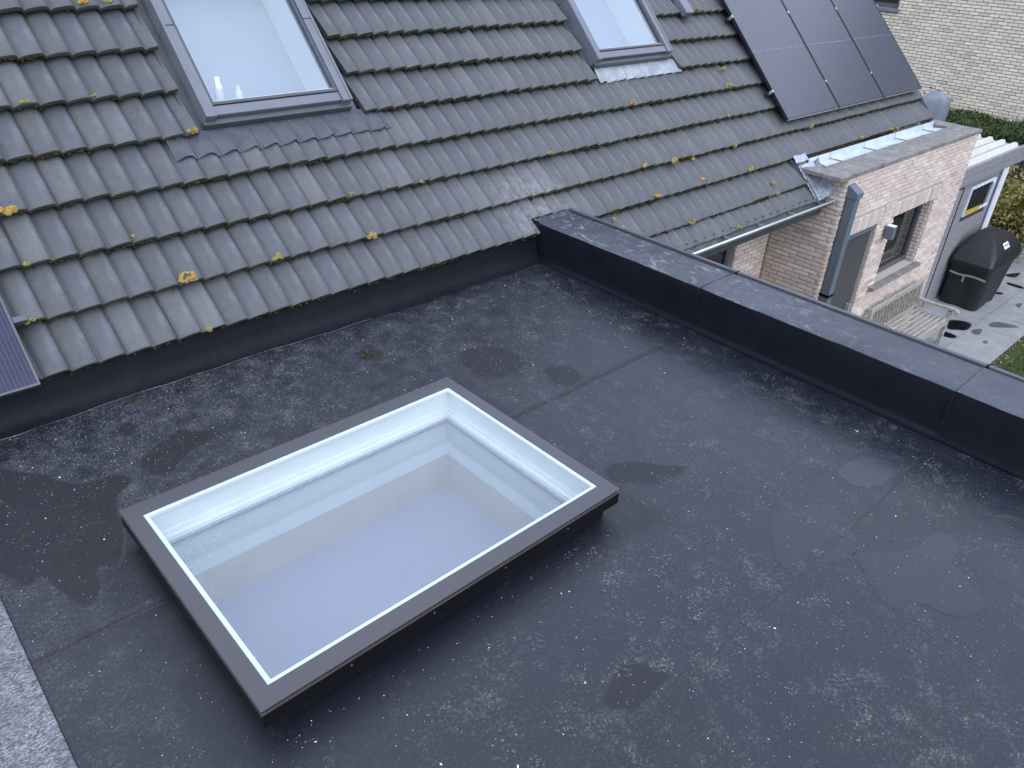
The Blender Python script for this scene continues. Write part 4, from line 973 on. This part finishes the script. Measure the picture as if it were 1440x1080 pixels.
# ------------------------------------------------------------------ shed with corrugated roof
sd_ = thing('garden_shed', (13.4, .0, ZG), 'grey boarded garden shed with white corrugated roof beside the brick bay', 'shed')
SE, SYF = 14.20, -.45
SW = (12.93, 13.93, -1.36, -.95)
z = ZG
while z < -.80:
    z1 = min(z + .155, -.76)
    for (x0, x1) in ([(12.55, SE - .06)] if z1 < SW[2] - .05 or z > SW[3] + .03 else [(12.55, SW[0] - .04), (SW[1] + .04, SE - .06)]):
        MB().box(x0, x1, SYF, SYF + .03, z, z1 - .006).build('board', 'shed', sd_, bevel=.003)
    z += .155
MB().box(12.0, SE - .02, SYF + .035, .22, ZG, -.62).build('shed_core', 'shed_dark', sd_)
MB().box(12.02, 12.20, SYF - .03, SYF + .034, ZG, -.80).build('corner_trim', 'shed_dark', sd_)
MB().box(12.21, 12.50, SYF - .01, SYF + .034, ZG, -.86).build('shed_door', 'shed', sd_)
MB().box(12.505, 12.545, SYF - .012, SYF + .034, ZG, -.86).build('door_gap', 'black_metal', sd_)
wn_ = MB()
for q in ((SW[0] - .035, SW[0], SW[2] - .035, SW[3] + .035), (SW[1], SW[1] + .035, SW[2] - .035, SW[3] + .035), (SW[0], SW[1], SW[3], SW[3] + .035), (SW[0], SW[1], SW[2] - .035, SW[2])): wn_.box(q[0], q[1], SYF - .025, SYF + .02, q[2], q[3])
wo = wn_.build('window', 'post', sd_)
MB().box(SW[0], SW[1], SYF + .005, SYF + .012, SW[2], SW[3]).build('pane', 'glass_dark', wo)
for i in range(6): x = SW[0] + .09 + i * .15; MB().box(x, x + .03, SYF - .006, SYF + .004, SW[2], SW[3]).build('glazing_bar', 'fence', wo)
MB().hexa([Vector(p) for p in ((SW[0] + .01, SYF - .032, SW[2] - .03), (SW[0] + .66, SYF - .032, SW[2] - .03), (SW[0] + .66, SYF - .027, SW[2] - .03), (SW[0] + .01, SYF - .027, SW[2] - .03), (SW[0] + .01, SYF - .032, SW[2] + .07), (SW[0] + .60, SYF - .032, SW[2] + .045), (SW[0] + .60, SYF - .027, SW[2] + .045), (SW[0] + .01, SYF - .027, SW[2] + .07))]).build('yellow_sticker', 'yellow', wo)
MB().tube([(SW[1] - .04, SYF - .014, SW[3] - .03), (SW[1] - .04, SYF - .03, SW[3] - .03)], .03, 12).build('white_knob', 'white', wo)
MB().box(11.95, 15.6, -.50, -.46, -.79, -.65).build('fascia', 'shed', sd_, bevel=.004)
MB().box(11.95, 15.6, -.505, -.46, -.645, -.50).build('fascia', 'shed', sd_, bevel=.004)
MB().box(SE - .055, SE + .03, SYF - .0, SYF + .06, ZG, -.80).build('door_post', 'shed_dark', sd_)
MB().box(SE + .04, SE + .20, -.47, -.34, ZG, -.79).build('corner_post', 'post', sd_, bevel=.006)
MB().box(SE + .205, SE + .33, -.46, -.36, ZG, -.79).build('corner_trim', 'white', sd_, bevel=.006)
def cor(u, v):
    y = -.50 + .80 * u; ph = (y / .20) % 1.; hh = .05 if ph < .28 else (.05 * (1 - (ph - .28) / .1) if ph < .38 else (0. if ph < .88 else .05 * (ph - .88) / .12))
    return Vector((11.90 + 2.76 * v, y, -.51 + .02 * u + hh))
o = MB().grid(cor, 80, 6).build('corrugated_sheet', ['corr', 'corr_dirty'], sd_)
for p in o.data.polygons:
    y = (-.50 + .80 * ((p.index % 80) + .5) / 80) / .20 % 1.
    p.material_index = 1 if .40 < y < .84 else 0
MB().box(14.67, 14.70, -.46, .3, -.60, -.49).build('end_batten', 'shed_dark', sd_)
MB().box(12.0, 14.6, .26, .3, ZG, -.53).build('rear_wall', 'shed_dark', sd_)

# ------------------------------------------------------------------ neighbour house
NX = 18.8
nb = thing('neighbour_house', (NX + 4, 4, ZG), 'neighbouring house with pale sand brick gable wall behind the hedge', 'house')
NW = (3.98, 5.2, 1.02, 2.3)
mb = MB(); mb.box(NX + .012, NX + 8, -9, NW[0], ZG, 4.5); mb.box(NX + .012, NX + 8, NW[1], 14, ZG, 4.5); mb.box(NX + .012, NX + 8, NW[0], NW[1], ZG, NW[2]); mb.box(NX + .012, NX + 8, NW[0], NW[1], NW[3], 4.5)
nw = mb.build('gable_wall', 'mortar_n', nb)
bricks(nw, lambda u, z: Vector((NX + .012, -u, z)), -math.pi / 2, -8.5, 3.0, -1.3, 3.0, .0646, .205, [(-NW[1], -NW[0], NW[2] - .08, NW[3])], 'brick_n', rng=21)
mb = MB(); mb.box(NX + .10, NX + .16, NW[0], NW[0] + .08, NW[2], NW[3]); mb.box(NX + .10, NX + .16, NW[1] - .08, NW[1], NW[2], NW[3]); mb.box(NX + .10, NX + .16, NW[0] + .08, NW[1] - .08, NW[2], NW[2] + .09); mb.box(NX + .10, NX + .16, NW[0] + .08, NW[1] - .08, NW[3] - .08, NW[3])
wf = mb.build('window', 'anthracite', nb)
MB().box(NX + .13, NX + .14, NW[0] + .08, NW[1] - .08, NW[2] + .09, NW[3] - .08).build('pane', 'glass_dark', wf)
MB().box(NX - .06, NX + .10, NW[0] - .04, NW[1] + .04, NW[2] - .07, NW[2] - .003).build('sill', 'frame_grey', wf, bevel=.004)
mb = MB(); mb.hexa([Vector(p) for p in ((NX - .2, -9.3, 4.5), (NX + 8.2, -9.3, 4.5), (NX + 8.2, 14.3, 4.5), (NX - .2, 14.3, 4.5), (NX + 3.9, -9.3, 7.5), (NX + 4.1, -9.3, 7.5), (NX + 4.1, 14.3, 7.5), (NX + 3.9, 14.3, 7.5))])
mb.build('roof', 'under', nb)

# ------------------------------------------------------------------ hedge, shrub, fence, cover, can
hd = thing('hedge', (17.8, -1, ZG), 'clipped dark green conifer hedge in front of the sand brick wall', 'hedge')
MB().box(17.15, 18.45, -8, 5.6, ZG, -.92).build('stems', 'bark', hd)
mb = MB()
def hp():
    y = random.uniform(-1.2, 3.2) if random.random() < .8 else random.uniform(-8, 5.6)
    if random.random() < .55: return Vector((random.uniform(17.0, 18.6), y, -.84 + random.gauss(0, .045) + .03 * math.sin(y * 5)))
    return Vector((17.06 + random.gauss(0, .05) + .03 * math.sin(y * 4), y, random.uniform(-2.0, -.85)))
leaf_cloud(mb, 42000, hp, .034)
mb.build('foliage', 'hedge', hd)
bs = thing('dark_bush', (16.4, 2.02, ZG), 'small dark green bush peeping past the gable edge', 'bush')
MB().tube([(16.4, 2.02, ZG), (16.42, 2.01, -.9)], [.04, .02], 8).build('stem', 'bark', bs)
mb = MB(); leaf_cloud(mb, 1800, lambda: Vector((16.4 + random.gauss(0, .2), 2.02 + random.gauss(0, .22), -.95 + random.gauss(0, .28))), .035); mb.build('foliage', 'hedge', bs)
sb = thing('autumn_shrub', (16.2, -.25, ZG), 'yellow and russet autumn shrub behind the pale shed post', 'shrub')
for k in range(7): MB().tube([(16.2 + random.uniform(-.2, .2), -.25 + random.uniform(-.2, .2), ZG), (16.2 + random.uniform(-.4, .4), -.25 + random.uniform(-.4, .4), -1.9)], [.02, .008], 6).build('stem', 'bark', sb)
mb = MB()
cl = [(Vector((16.2 + random.uniform(-.5, .6), -.15 + random.uniform(-.65, .55), random.uniform(-2.8, -1.55))), random.uniform(.1, .2)) for _ in range(26)]
def shp():
    c, r_ = random.choice(cl); return c + Vector((random.gauss(0, 1), random.gauss(0, 1), random.gauss(0, 1))) * r_
leaf_cloud(mb, 6000, shp, .055); mb.build('foliage', 'shrub', sb)
fe = thing('slat_fence', (17.0, -1.5, ZG), 'dark vertical slat fence at the end of the patio', 'fence')
for z in (ZG + .3, ZG + 1.5): MB().box(16.93, 16.97, -3.6, .65, z, z + .09).build('rail', 'fence', fe)
fm = None; y = -3.6
while y < .6:
    if fm is None: fm = MB().box(-.02, .0, 0, .085, 0, 1.75).mesh('slat', 'fence')
    o = link(bpy.data.objects.new('slat', fm), fe); o.location = Vector((16.928, y, ZG + .04)) - origin(fe); y += .105
# tall covered garden furniture
cv = thing('covered_parasol', (15.6, 1.42, ZG), 'tall grey blue fabric cover standing behind the bay coping', 'cover')
def cvf(u, v):
    k = round(u * 28) % 28; a = 6.283 * k / 28
    r_ = [(.0, .15), (.35, .17), (.75, .20), (.90, .225), (.96, .215), (.99, .17), (1., .02)]
    for (p, q), (s, t2) in zip(r_, r_[1:]):
        if p <= v <= s + 1e-6: rad = q + (t2 - q) * (v - p) / (s - p)
    rad *= 1 + .05 * math.sin(5 * a) * (1 - v * .5) + .03 * math.sin(9 * a + 4 * v); sq = 1 / max(abs(math.cos(a)), abs(math.sin(a))) ** .45
    return Vector((15.6 + math.cos(a) * rad * sq, 1.42 + math.sin(a) * rad * sq * 1.05, ZG + (2.88 + .03 * math.sin(2 * a)) * v))
MB().grid(cvf, 28, 34).build('fabric', 'tarp', cv, smooth=True)
MB().tube([(15.6, 1.42, ZG), (15.6, 1.42, ZG + 2.7)], .03, 10).build('pole', 'anthracite', cv)
MB().tube([(15.6, 1.42, ZG), (15.6, 1.42, ZG + .05)], .12, 20).build('foot', 'anthracite', cv)
# watering can
wc = thing('watering_can', (16.62, -.62, ZG), 'galvanised watering can with arched handle standing beside the slat fence', 'watering can')
cx, cy = 16.62, -.62
MB().tube([(cx, cy, ZG), (cx, cy, ZG + .02), (cx, cy, ZG + .30), (cx, cy, ZG + .31)], [.13, .135, .115, .11], 18).build('can_body', 'can', wc, smooth=True)
MB().tube([(cx - .03, cy + .11, ZG + .06), (cx - .07, cy + .22, ZG + .24), (cx - .10, cy + .30, ZG + .38)], [.022, .017, .014], 10).build('spout', 'can', wc, smooth=True)
MB().tube([(cx - .10, cy + .30, ZG + .38), (cx - .125, cy + .335, ZG + .42)], [.016, .05], 12).build('rose', 'can', wc)
MB().tube([(cx, cy + .11 * math.cos(k * .3142), ZG + .30 + .14 * math.sin(k * .3142)) for k in range(11)], .009, 8).build('handle', 'can', wc, smooth=True)
MB().tube([(cx - .02, cy - .12 - .06 * math.sin(k * .3927), ZG + .26 - .024 * k) for k in range(9)], .009, 8).build('side_handle', 'can', wc, smooth=True)
